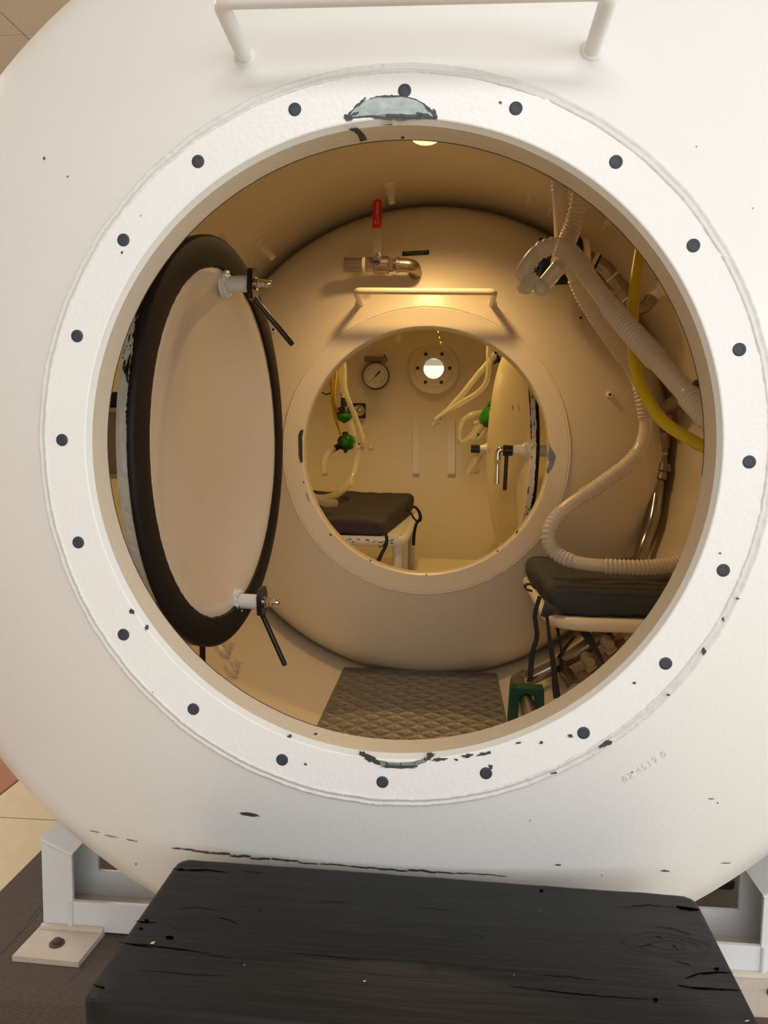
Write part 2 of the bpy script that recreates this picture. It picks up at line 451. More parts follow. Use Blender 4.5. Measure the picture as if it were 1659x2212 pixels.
def tile_mesh(w, h, mname):
    key = (round(w, 3), round(h, 3), mname)
    if key not in protos:
        mb = MB().bbox((0, 0, 0), (w, h, 0.009), 0.0015); me = bpy.data.meshes.new('tile'); me.from_pydata([tuple(x) for x in mb.v], [], mb.f); me.materials.append(M[mname]); protos[key] = me
    return protos[key]


def tiles(parent, name, xs, ys, z, gap, pick):
    for xa, xb in zip(xs[:-1], xs[1:]):
        for ya, yb in zip(ys[:-1], ys[1:]):
            if xb - xa < 0.03 or yb - ya < 0.03: continue
            o = bpy.data.objects.new(name, tile_mesh(xb - xa - gap, yb - ya - gap, pick(xa, ya))); COL.objects.link(o)
            o.location = ((xa + xb) / 2, (ya + yb) / 2, z); o.parent = parent


def grid_lines(a, b, g, s):
    k0 = math.ceil((a - g) / s); out = [a]
    while g + k0 * s < b:
        if g + k0 * s > a + 0.02: out.append(g + k0 * s)
        k0 += 1
    return out + [b]


tiles(floor, 'tile', grid_lines(X0, X1, gx, TS), grid_lines(Y0, Y1, gy, TS), FLOOR_Z - 0.0045, 0.006, lambda x, y: 'terracotta' if x < gx - 0.01 else 'tile')
ceiling = struct('ceiling', MB().box(((X0 + X1) / 2, (Y0 + Y1) / 2, CEIL_Z + 0.06), (X1 - X0, Y1 - Y0, 0.10)), M['grid'])
qa = P(55, 77, z=CEIL_Z); qb = P(30, 56, z=CEIL_Z)
tiles(ceiling, 'ceiling_panel', grid_lines(X0, X1, qb.x, 0.6), grid_lines(Y0, Y1, qa.y, 0.6), CEIL_Z + 0.006, 0.006, lambda x, y: 'panel')


def wall(name, along, const, a0, a1, hole=None):
    """vertical wall slab, with an optional window opening (h0, h1, z0, z1)"""
    mb = MB(); t = 0.12; z0, z1 = FLOOR_Z - 0.1, CEIL_Z + 0.1
    def seg(p, q_, za, zb):
        if along == 'x': mb.box(((p + q_) / 2, const, (za + zb) / 2), (q_ - p, t, zb - za))
        else: mb.box((const, (p + q_) / 2, (za + zb) / 2), (t, q_ - p, zb - za))
    if hole:
        h0, h1, ha, hb = hole
        seg(a0, h0, z0, z1); seg(h1, a1, z0, z1); seg(h0, h1, z0, ha); seg(h0, h1, hb, z1)
    else: seg(a0, a1, z0, z1)
    return struct(name, mb, M['plaster'])


M['pane'] = mat('window_pane', (0.95, 0.97, 1.0), 0.02, alpha=0.06)


def window(name, along, const, h0, h1, za, zb, rails, mull):
    f = MB()
    def bar(p, q_, a_, b_):
        if along == 'x': f.box(((p + q_) / 2, const, (a_ + b_) / 2), (q_ - p, 0.06, b_ - a_))
        else: f.box((const, (p + q_) / 2, (a_ + b_) / 2), (0.06, q_ - p, b_ - a_))
    bar(h0, h1, za, za + 0.05); bar(h0, h1, zb - 0.05, zb); bar(h0, h0 + 0.05, za, zb); bar(h1 - 0.05, h1, za, zb)
    for r_ in rails: bar(h0, h1, r_ - 0.025, r_ + 0.025)
    for m_ in mull: bar(m_ - 0.025, m_ + 0.025, za, zb)
    w = struct(name, f, M['winframe'])
    g = MB(); c = ((h0 + h1) / 2, const, (za + zb) / 2); s_ = (h1 - h0 - 0.02, 0.005, zb - za - 0.02)
    if along != 'x': c = (c[1], c[0], c[2]); s_ = (s_[1], s_[0], s_[2])
    obj('pane', g.box(c, s_), M['pane'], w)


wall('wall_left', 'y', X0 - 0.05, Y0, Y1)
wall('wall_right', 'y', X1 + 0.05, Y0, Y1, (-2.1, 0.5, -0.5, 1.35)); window('window_1', 'y', X1 + 0.05, -2.1, 0.5, -0.5, 1.35, [0.9], [-0.8])
wall('wall_front', 'x', Y0 - 0.05, X0, X1, (-0.8, 2.8, -0.5, 1.35)); window('window_2', 'x', Y0 - 0.05, -0.8, 2.8, -0.5, 1.35, [0.9], [0.4, 1.6])
q = P(935, 782, y=Y1); wall('wall_back', 'x', Y1 + 0.05, X0, X1, (-1.4, 1.3, -0.4, 1.4)); window('window_3', 'x', Y1 + 0.05, -1.4, 1.3, -0.4, 1.4, [q.z], [-1.0, 0.9])

# carpeted platform under the chamber
PZ = -0.915
qe = P(0, 2148, z=PZ); ql = P(45, 1873, z=PZ)
mb = MB(); pf, pl_ = qe.y, ql.x
mb.bbox(((pl_ + 1.25) / 2, (pf + 3.3) / 2, (PZ + FLOOR_Z) / 2), (1.25 - pl_, 3.3 - pf, PZ - FLOOR_Z), 0.008)
o = thing('carpeted_platform', 'low platform covered in ribbed brown carpet under the white chamber', 'platform', ((pl_ + 1.25) / 2, 1.8, FLOOR_Z))
obj('carpet', mb, M['carpet'], o)
mb = MB()
for (a_, b_) in (((0, 2062), (95, 1960)), ((150, 2120), (215, 2060)), ((60, 1990), (88, 1955))):
    p_, q_ = P(*a_, z=PZ), P(*b_, z=PZ); mb.tube([p_.lerp(q_, k / 6) - V((0, 0, 0.0015)) for k in range(7)], 0.0028, 6)
obj('carpet_crease', mb, M['carpet'], o, kind='stuff')

# ================================================================== THE CHAMBER
chamber = thing('hyperbaric_chamber', 'big white steel hyperbaric chamber with round open hatch, standing on carpet', 'chamber', (0, 0, 0))


def arc_prof(y0, R, r0, r1, n=26, sgn=1):
    return [(r0 + (r1 - r0) * (1 - (1 - k / n) ** 1.8), None) for k in range(n + 1)]


def head_profile(y0, R, r0, n=34):
    rs = [r0 + (R - KN * 0.72 - r0) * k / (n // 2) for k in range(n // 2)]
    for k in range(n // 2 + 1):
        th = math.radians(16.2 + (90 - 16.2) * k / (n // 2)); rs.append(R - KN + KN * math.sin(th))
    rs = sorted(set([min(r_, R) for r_ in rs]))
    return [(r_, head_y(r_, y0, R)) for r_ in rs]


hp = head_profile(0.003, RO, 0.398); ty = hp[-1][1]
END_T = END_Y - dome(RI - 1e-6, RI)
rear_o = [(r_, END_Y + 0.009 - dome(r_, RO)) for r_, _ in reversed(head_profile(0, RO, 0.0008))]
outer = hp + [(RO, y_) for y_ in (0.6, 1.2, 1.8, 2.4)] + rear_o
prof = outer + [(r_ - 0.003 if r_ > .6 else r_, y_ + (0.003 if y_ < 1 else -0.003)) for r_, y_ in reversed(outer)]
shell_o = obj('shell', MB().lathe(prof, (0, 0, 0), (0, 1, 0), 160, closed=True), M['white'], chamber)
hpi = [(min(r_, RI), y_ + 0.009) for r_, y_ in head_profile(0.003, RI, 0.398)]
rear_i = [(r_, END_Y - dome(r_, RI)) for r_, _ in reversed(head_profile(0, RI, 0.0008))]
inner = hpi + [(RI, y_) for y_ in (0.6, 1.2, 1.8, 2.4)] + rear_i
prof = inner + [(r_ + 0.003 if r_ > .6 else r_, y_ + (-0.003 if y_ < 1 else 0.003)) for r_, y_ in reversed(inner)]
lining_o = obj('inner_lining', MB().lathe(prof, (0, 0, 0), (0, 1, 0), 160, closed=True), M['cream'], chamber, label='cream painted inside wall')

PORT = P3(937, 797)


def bore_hole(o, p0, p1, r):
    c = obj('cutter', MB().cyl(p0, p1, r, 40), M['cream']); md = o.modifiers.new('cut', 'BOOLEAN'); md.object = c; md.operation = 'DIFFERENCE'; md.solver = 'EXACT'
    dg = bpy.context.evaluated_depsgraph_get(); me = bpy.data.meshes.new_from_object(o.evaluated_get(dg)); o.modifiers.clear(); o.data = me
    bpy.data.objects.remove(c)
    me.set_sharp_from_angle(angle=math.radians(35))


bore_hole(shell_o, PORT - V((0, 0.25, 0)), PORT + V((0, 0.3, 0)), 0.0545)
bore_hole(lining_o, PORT - V((0, 0.25, 0)), PORT + V((0, 0.3, 0)), 0.0545)

# dividing head with the inner hatch
h2 = head_profile(FL2 + 0.003, R2, 0.398); h2.append((RI + 0.001, h2[-1][1] + 0.006)); prof = h2 + [(r_ - (0.004 if r_ > .6 else 0), y_ + 0.008) for r_, y_ in reversed(h2)]
sh = [OFF2 * max(0, 1 - (r_ - 0.4) / 0.25) for r_, _ in prof]
obj('dividing_head', MB().lathe(prof, (0, 0, 0), (0, 1, 0), 160, closed=True, shift=sh), M['cream'], chamber, label='domed cream bulkhead inside')


def flange(name, y0, off, m_face, m_bore, lab=None):
    c = V((off.x, y0, off.z))
    f = obj(name, MB().lathe([(0.3560, 0), (0.4035, 0), (0.4035, 0.047), (HOLE + 0.003, 0.047), (HOLE + 0.003, 0.010), (0.3560, 0.010)], c, (0, 1, 0), 180, closed=True), m_face, chamber, label=lab)
    obj('bevelled_lip', MB().lathe([(0.3560, 0.0), (0.3545, 0.0006), (HOLE + 0.0012, 0.0062), (HOLE, 0.0085), (HOLE + 0.003, 0.010), (0.3560, 0.010)], c, (0, 1, 0), 180, closed=True), M['bevel'] if m_face is not M['cream'] else m_face, f)
    obj('bore_lining', MB().lathe([(HOLE, 0.0085), (HOLE, 0.0480), (HOLE + 0.002, 0.0486), (HOLE + 0.003, 0.0486), (HOLE + 0.003, 0.0085)], c, (0, 1, 0), 180, closed=True), m_bore, f, label='cream painted bore')
    return f


fl1 = flange('outer_flange', 0.0, V((0, 0, 0)), M['white_flange'], M['bore'])
fl2 = flange('inner_flange', FL2, OFF2, M['cream'], M['bore'], 'cream painted flange')


def weld_ring(parent, m_, c, r0, w, h, seed):
    n = 720; k = 9; vs = []; fs = []
    for i in range(n):
        th = 2 * PI * i / n; d = V((math.sin(th), 0, math.cos(th)))
        s1 = mnoise.noise(V((d.x * 14, d.z * 14, seed))) * 0.5 + mnoise.noise(V((d.x * 46, d.z * 46, seed + 5))) * 0.3
        for j in range(k):
            t = j / (k - 1); rr = r0 + w * (t - 0.5) + s1 * 0.0022 * (1 if j > 0 else 0.2)
            prof_h = (0, .75, 1.0, .55, .28, .6, 1.0, .7, 0)[j]
            rip = mnoise.noise(V((d.x * 160, d.z * 160, j * 0.4 + seed)))
            vs.append(V((c[0], c[1], c[2])) + d * rr + V((0, -1, 0)) * (h * prof_h * (1 + 0.35 * rip) - 0.0004) + V((0, surf1(d.x * rr, d.z * rr) if c[1] < .5 else 0, 0)))
    for i in range(n):
        i2 = (i + 1) % n
        for j in range(k - 1): fs.append((i * k + j, i * k + j + 1, i2 * k + j + 1, i2 * k + j))
    return obj('weld_bead', MB().add(vs, fs), m_, parent, sharp=None)


weld_ring(chamber, M['weld'], (0, 0, 0), 0.4065, 0.0135, 0.0040, 1.0)
weld_ring(chamber, M['cream'], (OFF2.x, FL2 + 0.002, OFF2.z), 0.4065, 0.0110, 0.0030, 7.0)

# twenty rubber plugs in the bolt holes of the flange
pm = None
for k in range(20):
    th = math.radians(1.0 + 18 * k); c = V((0.3825 * math.sin(th), 0, 0.3825 * math.cos(th)))
    if pm is None:
        mb = MB().lathe([(0.0, -0.0006), (0.0040, -0.0005), (0.0044, -0.0008), (0.0064, -0.0007), (0.0071, -0.0002), (0.0071, 0.002)], (0, 0, 0), (0, 1, 0), 24, caps=False)
        o = obj('rubber_plug', mb, M['plug'], fl1); pm = o.data
    else:
        o = bpy.data.objects.new('rubber_plug', pm); COL.objects.link(o); o.parent = fl1
    o.location = c


def grab_handle(xl, xr, zf, zt, ysurf_l, out_y, m_, r=0.0088):
    pts = bent_path([(xl, ysurf_l, zf), (xl, out_y, zt), (xr, out_y, zt - 0.004), (xr, ysurf_l, zf - 0.003)], 0.017, 8)
    h = obj('grab_handle', MB().tube(pts, r, 20), m_, chamber)
    for x_, z_ in ((xl, zf), (xr, zf - 0.003)):
        w = MB()
        w.lathe([(r * 0.9, -0.006), (r + 0.0012, -0.0055), (r + 0.0030, -0.003), (r + 0.0050, 0.001), (r + 0.0052, 0.004), (r * .9, 0.006)], (x_, ysurf_l - 0.001, z_), (0.0, 1, 0.05), 24, closed=True)
        obj('foot_weld', w, m_, h)
    return h


grab_handle(-0.1725, 0.205, 0.431, 0.4395, surf1(0.19, .431) + 0.001, -0.074, M['white'])
fz = P(778, 655, y=1.35); fr = P(1063, 650, y=1.35)
grab_handle(fz.x, fr.x, fz.z, fz.z + 0.014, surf2(0.19, fz.z) + 0.002, 1.245, M['cream'])

# worn patches and paint chips on the flange face and shell (real thin flakes of exposed primer)
fp = lambda u, v: P(u, v, y=0)
bare = MB(); arc_c = (846, 300)
dk0 = MB(); ragged = [(846 + 98 * math.cos(t_) * (1 if math.sin(t_) > .55 else .98), 262 - 56 * math.sin(t_)) for t_ in [math.radians(4 + 172 * k / 22) for k in range(23)]]
blob(dk0, [fp(*q_) for q_ in ragged + [(790, 254), (846, 261), (900, 258)]], None, 0.0003, 0.0013, 12)
obj('exposed_primer', dk0, M['primer'], fl1, sharp=None, label='dark primer edge')
blob(bare, [fp(*q_) for q_ in [(846 + 90 * math.cos(t_), 258 - 50 * math.sin(t_)) for t_ in [math.radians(5 + 170 * k / 24) for k in range(25)]] + [(800, 249), (846, 252), (900, 252)]], None, 0.0006, 0.0005, 3)
for k, ol in enumerate([((786, 1626), (800, 1630), (815, 1641), (812, 1649), (800, 1643), (788, 1636)), ((812, 1641), (835, 1645), (838, 1656), (822, 1653), (810, 1648)), ((834, 1646), (866, 1647), (866, 1658), (836, 1656)), ((864, 1647), (896, 1645), (898, 1655), (866, 1658)), ((894, 1645), (918, 1637), (922, 1645), (897, 1655)), ((914, 1638), (930, 1626), (934, 1633), (920, 1645))]): blob(bare, [fp(*q_) for q_ in ol], None, 0.0005, 0.0004, 4 + k)
obj('bare_metal_wear', bare, M['bare'], fl1, sharp=None, kind='stuff', label='paint worn to bare metal')
ch = MB()
for k, (u, v, w, h, a_) in enumerate([(840, 209, 60, 5, 0), (780, 222, 30, 6, -.8), (925, 236, 34, 7, .85), (870, 251, 95, 9, .03), (915, 249, 40, 10, .35), (765, 247, 22, 7, -.5),
        (803, 1640, 40, 16, .5), (860, 1656, 96, 9, .02), (930, 1634, 26, 10, -.7), (950, 1640, 40, 8, -.1), (1010, 1632, 28, 8, -.2), (1045, 1628, 34, 7, -.2), (985, 1641, 10, 5, 0),
        (1306, 1606, 36, 17, -.45), (1060, 1656, 12, 10, .4), (1232, 1590, 13, 7, .3), (1120, 1604, 14, 6, -.2), (1196, 1669, 14, 5, -.2), (1370, 1475, 9, 7, 0), (1443, 1500, 8, 6, 0), (1520, 1406, 9, 16, .2), (1562, 1337, 6, 12, 0), (1592, 1293, 8, 6, .3),
        (284, 1320, 11, 15, -.3), (317, 1355, 8, 14, .2), (660, 1650, 7, 6, 0), (626, 1590, 10, 10, 0), (1080, 222, 7, 6, 0), (264, 546, 7, 8, .3), (148, 381, 3, 4, 0), (304, 467, 3, 3, 0), (455, 1602, 3, 4, 0), (330, 1496, 3, 4, 0), (1555, 1195, 5, 4, 0)]):
    blob(ch, chip_outline((u, v), w, h, a_, fp, 11, k), None, 0.0008, 0.0005, k)
lp = lambda u, v: P(u, v, y=0.004)
for k, (u, v, w, h, a_) in enumerate([(753, 259, 22, 14, .3), (940, 252, 10, 26, -.3), (785, 1625, 18, 12, .6), (928, 1625, 14, 10, -.5), (684, 1582, 10, 6, 0), (1168, 1600, 8, 5, 0)]):
    blob(ch, chip_outline((u, v), w, h, a_, lp, 11, 50 + k), None, 0.0056, 0.0006, k)
obj('paint_chips', ch, M['primer'], fl1, sharp=None, kind='stuff', label='flaked paint showing dark primer')
# streak and ragged edge in the bore
st = MB()


def bore_pt(u, v):
    p = P(u, v, y=0.02)
    for _ in range(14):
        r_ = math.hypot(p.x, p.z); p2 = P(u, v, y=p.y)
        # move along the ray until on the bore
        lo, hi = 0.004, 0.06
        for _k in range(30):
            mid = (lo + hi) / 2; q_ = P(u, v, y=mid)
            if math.hypot(q_.x, q_.z) < HOLE - 0.0004: lo = mid
            else: hi = mid
        return P(u, v, y=lo)


def on_bore(q_):
    d = V((q_.x, 0, q_.z)).normalized() * (HOLE - 0.0006); return V((d.x, q_.y, d.z))


for k, ol in enumerate([[(746, 263), (768, 263), (773, 277), (762, 284), (752, 274)], [(760, 276), (773, 276), (786, 290), (780, 296), (768, 288)], [(772, 288), (786, 288), (793, 302), (778, 306)], [(820, 263), (850, 264), (848, 270), (826, 270)], [(866, 295), (874, 295), (873, 300), (867, 300)]]):
    blob(st, [bore_pt(*q_) for q_ in ol], on_bore, 0.0, 0.0004, k, (0, 0, 0))
n = 260
vs = []; fs = []
for i in range(n):
    th = math.radians(-165 + 260 * i / n); d = V((math.sin(th), 0, math.cos(th)))
    jag = 0.0012 + 0.0016 * abs(mnoise.noise(V((d.x * 30, d.z * 30, 3)))) * (1 if -60 < math.degrees(th) < 70 else 0.5)
    vs += [d * (HOLE - 0.0004) + V((0, 0.0490 - jag, 0)), d * (HOLE - 0.0004) + V((0, 0.0492, 0)), d * (HOLE + 0.002) + V((0, 0.0492, 0))]
for i in range(n - 1): fs += [(3 * i, 3 * i + 1, 3 * i + 4, 3 * i + 3), (3 * i + 1, 3 * i + 2, 3 * i + 5, 3 * i + 4)]
st.add(vs, fs)
obj('bore_chips', st, M['primer'], fl1, sharp=None, kind='stuff')
# marks on the big shell
sc_ = MB(); sp = lambda u, v: P1(u, v)
for k, (u, v, w, h, a_) in enumerate([(96, 342, 6, 7, 0), (146, 382, 3, 4, 0), (540, 1759, 52, 8, .12), (1365, 1668, 6, 3, -.5), (1145, 1772, 3, 3, 0), (1536, 1725, 14, 2, 0), (1660 - 110, 1734, 4, 3, 0), (1568, 1864, 24, 2, -.02), (1436, 1881, 22, 4, .02), (1206, 1868, 14, 4, .02), (294, 1866, 4, 4, 0), (1300, 1890, 3, 3, 0), (1504, 317, 3, 3, 0), (1626, 450, 3, 3, 0),
        (205, 1796, 26, 1.6, .2), (240, 1806, 30, 1.6, .2), (285, 1815, 30, 1.8, .2)]):
    blob(sc_, chip_outline((u, v), w, h, a_, sp, 9, 100 + k), None, 0.0008, 0.0002, k)
for k in range(34):
    u = 385 + k * 21 + random.uniform(-4, 4); v = 1834 + (u - 385) * 0.078 + 8 * math.sin((u - 385) / 700 * 3) + random.uniform(-2, 2)
    h = 2.0 + 3.5 * math.exp(-((u - 520) / 150) ** 2) + 2.5 * math.exp(-((u - 880) / 120) ** 2)
    blob(sc_, chip_outline((u, v), 30, h, 0.09, sp, 9, 300 + k), None, 0.0008, 0.0003, k)
obj('shell_scratches', sc_, M['primer'], chamber, sharp=None, kind='stuff', label='dark scratches in the white paint')
# faint painted-over serial number stamped on the shell
a_ = P1(1355, 1680); b_ = P1(1430, 1632); uu = (b_ - a_).normalized(); nn = V((0, -1, 0)); nn = (V((a_.x, -1.6, a_.z)) * 1).normalized()
ww = nn.cross(uu).normalized() * -1
ww = uu.cross(nn).normalized() * (1 if uu.cross(nn).z > 0 else -1)
M['stamp'] = mat('painted_over_stamp', (0.72, 0.71, 0.70), 0.4)
put_text('stamped_serial', '82 4519 0', 0.0125, (a_ + b_) / 2 + V((0, -0.0006, 0)), uu, ww, M['stamp'], chamber, 0.0003, 1.15)

# ------------------------------------------------------------------ welded wall bosses and plugs inside
def wall_boss(u, v, r, L, plug=True, sq=False):
    p = P(u, v, r=RI); d = V((-p.x, 0, -p.z)).normalized()
    b = obj('wall_boss', MB().lathe([(r * 1.75, -0.004), (r * 1.7, 0.003), (r * 1.35, 0.006), (r * 1.2, 0.010), (r, 0.011), (r, L * .55), (0, L * .55)], p, d, 14), M['cream'], chamber)
    if plug: obj('threaded_plug', MB().lathe([(r * .62, 0), (r * .7, L * .1), (r * .7, L * .42), (r * .5, L * .45)], p + d * L * .52, d, 4 if sq else 8), M['cream'], b)


wall_boss(841, 398, 0.0135, 0.055, True)
wall_boss(562, 524, 0.0140, 0.060, True)
wall_boss(477, 512, 0.0065, 0.028); wall_boss(1147, 422, 0.0060, 0.028); wall_boss(1194, 448, 0.0060, 0.028); wall_boss(1317, 474, 0.0075, 0.034)
for u, v in ((592, 713), (1253, 688), (1316, 853)):
    p = P2(u, v)
    b = obj('wall_boss', MB().lathe([(0.0115, 0.004), (0.0105, -0.001), (0.0075, -0.004), (0.0072, -0.012), (0.0042, -0.012), (0.0042, 0.004)], p, (0, 1, 0), 16, closed=True), M['cream'], chamber)
    obj('bore_hole', MB().lathe([(0, -0.0105), (0.0044, -0.0105), (0.0044, -0.006)], p, (0, 1, 0), 12), M['ink'], b)
# small lugs on the bottom left wall
for u, v, s_ in ((478, 1408, 1.0), (496, 1452, 0.85)):
    p = P(u, v, r=RI); d = V((-p.x, 0, -p.z)).normalized()
    b = obj('wall_boss', MB().lathe([(0.026 * s_, -0.003), (0.024 * s_, 0.012), (0.017 * s_, 0.018), (0.017 * s_, 0.028), (0, 0.028)], p, d, 10), M['cream'], chamber)
    obj('threaded_plug', MB().lathe([(0.012 * s_, 0), (0.012 * s_, 0.014), (0.009 * s_, 0.017)], p + d * 0.027, d, 6), M['cream'], b)

# ------------------------------------------------------------------ the hatch doors
def hatch_frame(c, n):
    n = V(n).normalized(); e = V((0, 0, 1)).cross(n).normalized(); return V(c), n, e


DA = math.radians(3.8); D1C = V((-0.357, 0.558, 0.0)); D1N = V((math.cos(DA), -math.sin(DA), 0)); D1E = V((math.sin(DA), math.cos(DA), 0))
door1 = obj('hatch_door', MB().lathe([(0, -0.052)] + [(0.305 * k / 14, -0.052 + 0.050 * (k / 14) ** 2.4) for k in range(1, 15)] + [(0.318, 0.0), (0.366, 0.0), (0.370, -0.003), (0.370, -0.022), (0.366, -0.025), (0.318, -0.025)] + [(0.305 * k / 14, -0.078 + 0.050 * (k / 14) ** 2.4) for k in range(14, 0, -1)] + [(0, -0.078)], D1C, D1N, 128), M['door'], chamber, label='inward-opening cream door of the outer hatch')
gk = MB(); n = 360; vs = []; fs = []
uu, ww, aa = frame(D1N)
for i in range(n):
    th = 2 * PI * i / n; d = uu * math.cos(th) + ww * math.sin(th)
    ri = 0.3195 + 0.0012 * mnoise.noise(d * 22) + 0.0008 * mnoise.noise(d * 70)
    for rr, tt in ((ri, -0.001), (ri, 0.0035), (ri + 0.004, 0.0055), (0.345, 0.0062), (0.3675, 0.0055), (0.3732, 0.003), (0.3734, -0.0045)): vs.append(D1C + d * rr + D1N * tt)
for i in range(n):
    i2 = (i + 1) % n
    for j in range(6): fs.append((7 * i + j, 7 * i + j + 1, 7 * i2 + j + 1, 7 * i2 + j))
obj('rubber_gasket', gk.add(vs, fs), M['black_rubber'], door1, sharp=None, label='black rubber sealing ring')
# steel edge band and ragged black overspray on it
obj('edge_band', MB().lathe([(0.3700, -0.0035), (0.3722, -0.0040), (0.3722, -0.0215), (0.3700, -0.022)], D1C, D1N, 160, closed=True), mat('door_edge_metal', (0.56, 0.55, 0.47), 0.4, bump=0.3, bscale=60, var=0.12, vscale=12), door1)
eb = MB(); rnd = random.Random(11)


def rim(th, t, rr=0.3727): d = -D1E * math.cos(th) + V((0, 0, 1)) * math.sin(th); return D1C + d * rr + D1N * t


def rim_patch(th0, th1, t0, t1, seed):
    n = max(3, int((th1 - th0) / 0.006)); rn = random.Random(seed); vs = []; fs = []
    for i in range(n + 1):
        th = th0 + (th1 - th0) * i / n; k = min(1, 4 * min(i, n - i) / n + 0.15)
        vs += [rim(th, t0), rim(th, t0 + (t1 - t0) * k * rn.uniform(0.55, 1.1))]
    for i in range(n): fs.append((2 * i, 2 * i + 1, 2 * i + 3, 2 * i + 2))
    eb.add(vs, fs)


rim_patch(0.02, 0.42, -0.0035, -0.0072, 1); rim_patch(0.34, 0.95, -0.0035, -0.0135, 2); rim_patch(0.50, 1.0, -0.011, -0.019, 5); rim_patch(0.24, 0.36, -0.008, -0.0125, 6); rim_patch(-0.18, 0.06, -0.0035, -0.0055, 3)
rim_patch(-0.78, -0.70, -0.006, -0.010, 8)
for k in range(46):
    t0 = rnd.uniform(0.2, 1.15); a_ = rnd.uniform(-0.019, -0.007); rim_patch(t0, t0 + rnd.uniform(0.008, 0.05), a_, a_ - rnd.uniform(0.0008, 0.003), 20 + k)
for k in range(12):
    t0 = -1.22 + k * 0.022; rim_patch(t0, t0 + 0.006, -0.006, -0.018, 90 + k)
obj('edge_chips', eb, M['black_rubber'], door1, sharp=None, kind='stuff')


def dog(base, lever_end, up, plate_w=0.030):
    """white stud with black latch plate, nuts and lever, standing on the door face"""
    n_ = D1N
    s_ = obj('latch_stud', MB().lathe([(0.026, -0.006), (0.0245, 0.002), (0.0185, 0.006), (0.0150, 0.0075), (0.0150, 0.046), (0.0135, 0.047)], base, n_, 28), M['white'], door1, label='white latch stud')
    w_ = MB()
    for k in range(22):
        th = 2 * PI * k / 22; u_, v_, _ = frame(n_); w_.sphere(base + (u_ * math.cos(th) + v_ * math.sin(th)) * random.uniform(0.0195, 0.0215) + n_ * random.uniform(0.001, 0.005), random.uniform(0.0040, 0.0060), 8)
    obj('stud_weld', w_, M['white'], door1)
    pc = base + n_ * 0.052; e_ = D1E; poly = [(-0.017, -0.024), (0.005, -0.030), (0.019, -0.016), (0.021, 0.014), (0.010, 0.031), (-0.014, 0.029), (-0.021, 0.012)]
    poly = [(x, y * up) for x, y in poly]
    obj('latch_plate', MB().prism(poly, pc - n_ * 0.005, e_, V((0, 0, 1)), n_, 0.010), M['black_metal'], door1, sharp=30, label='black latch plate')
    nb = MB(); nb.lathe([(0.0115, 0.005), (0.0115, 0.0075)], pc, n_, 24); nb.lathe([(0.0092, 0.0075), (0.0095, 0.0085), (0.0095, 0.0145), (0.0088, 0.0155)], pc, n_, 6)
    nb.lathe([(0.0082, 0.0155), (0.0085, 0.0165), (0.0085, 0.0215), (0.0078, 0.0225)], pc, n_, 6)
    nb.lathe([(0.0062, 0.0225), (0.0066, 0.0235), (0.0066, 0.030), (0.0050, 0.0345), (0.002, 0.0365), (0, 0.0368)], pc, n_, 18)
    obj('lock_nut', nb, M['bright_steel'], door1, label='polished steel nut')
    a_ = pc + V((0, 0, -0.024 * 1)); d = (V(lever_end) - a_).normalized(); L = (V(lever_end) - a_).length
    obj('latch_lever', MB().lathe([(0.004, -0.006), (0.0052, -0.003), (0.0052, L - 0.004), (0.0040, L)], a_, d, 18), M['black_metal'], door1, label='black lever rod')


dog(P(488, 614, x=-0.3555), P(632, 745, y=0.60), -1)
dog(P(512, 1298, x=-0.3555), P(616, 1438, y=0.60), 1)
# hinge arm behind the door
ha = MB(); hx0, hx1 = -0.69, -0.443
pt_ = P(255, 886, y=0.42); pb_ = P(255, 1029, y=0.42)
ha.box(((hx0 + hx1) / 2 , 0.46, pt_.z), (0.26, 0.10, 0.008)); ha.box(((hx0 + hx1) / 2, 0.46, pb_.z), (0.26, 0.10, 0.008)); ha.box(((hx0 + hx1) / 2, 0.512, (pt_.z + pb_.z) / 2), (0.26, 0.006, pt_.z - pb_.z))
obj('hinge_arm', ha, M['cream'], door1, label='cream channel hinge arm')
pad = P(250, 865, y=0.41)
obj('hinge_pad', MB().bbox((-0.56, 0.455, pad.z + 0.001), (0.24, 0.09, 0.027), 0.005), M['greycloth'], door1, label='dark pad on the hinge arm')
p_ = P(437, 1395, y=0.75); q_ = P(438, 1432, y=0.75)
obj('stay_rod', MB().cyl(p_ + V((0, 0, 0.05)), q_ - V((0, 0, 0.03)), 0.0065, 14), M['black_metal'], door1)
p_ = P(300, 1240, y=0.5); q_ = P(335, 1300, y=0.5)
obj('stay_bracket', MB().box((p_ + q_) / 2 + V((-0.02, 0, 0)), (0.05, 0.03, 0.05)), M['black_metal'], door1)

# inner hatch door, swung into the main chamber on the right
E_A = -0.12; D2N = V((-math.cos(E_A), -math.sin(E_A) * -1, 0)).normalized(); D2N = V((-math.cos(0.13), -math.sin(0.13), 0)); D2E = V((-math.sin(0.13), math.cos(0.13), 0))
pn = P(1141, 960, y=1.52); D2C = pn + D2E * 0.362; D2C.z = -0.012
door2 = obj('hatch_door', MB().lathe([(0, 0.032)] + [(0.33 * k / 16, 0.032 - 0.036 * (k / 16) ** 3.0) for k in range(1, 17)] + [(0.345, -0.006), (0.360, -0.007), (0.362, -0.009)], D2C, D2N, 128, caps=False), M['cream2'], chamber, sharp=60, label='cream domed door of the inner hatch')
obj('edge_band', MB().lathe([(0.362, -0.007), (0.3635, -0.008), (0.3635, -0.026), (0.362, -0.027), (0.33, -0.027), (0.33, -0.02)], D2C, D2N, 140, closed=True), M['white'], door2, label='white chipped door edge')
gb = MB().lathe([(0.30, -0.027), (0.30, -0.036), (0.362, -0.036), (0.364, -0.034), (0.364, -0.0275)], D2C, D2N, 140, closed=True); obj('rubber_gasket', gb, M['black_rubber'], door2, label='black rubber sealing ring')
e2 = MB()
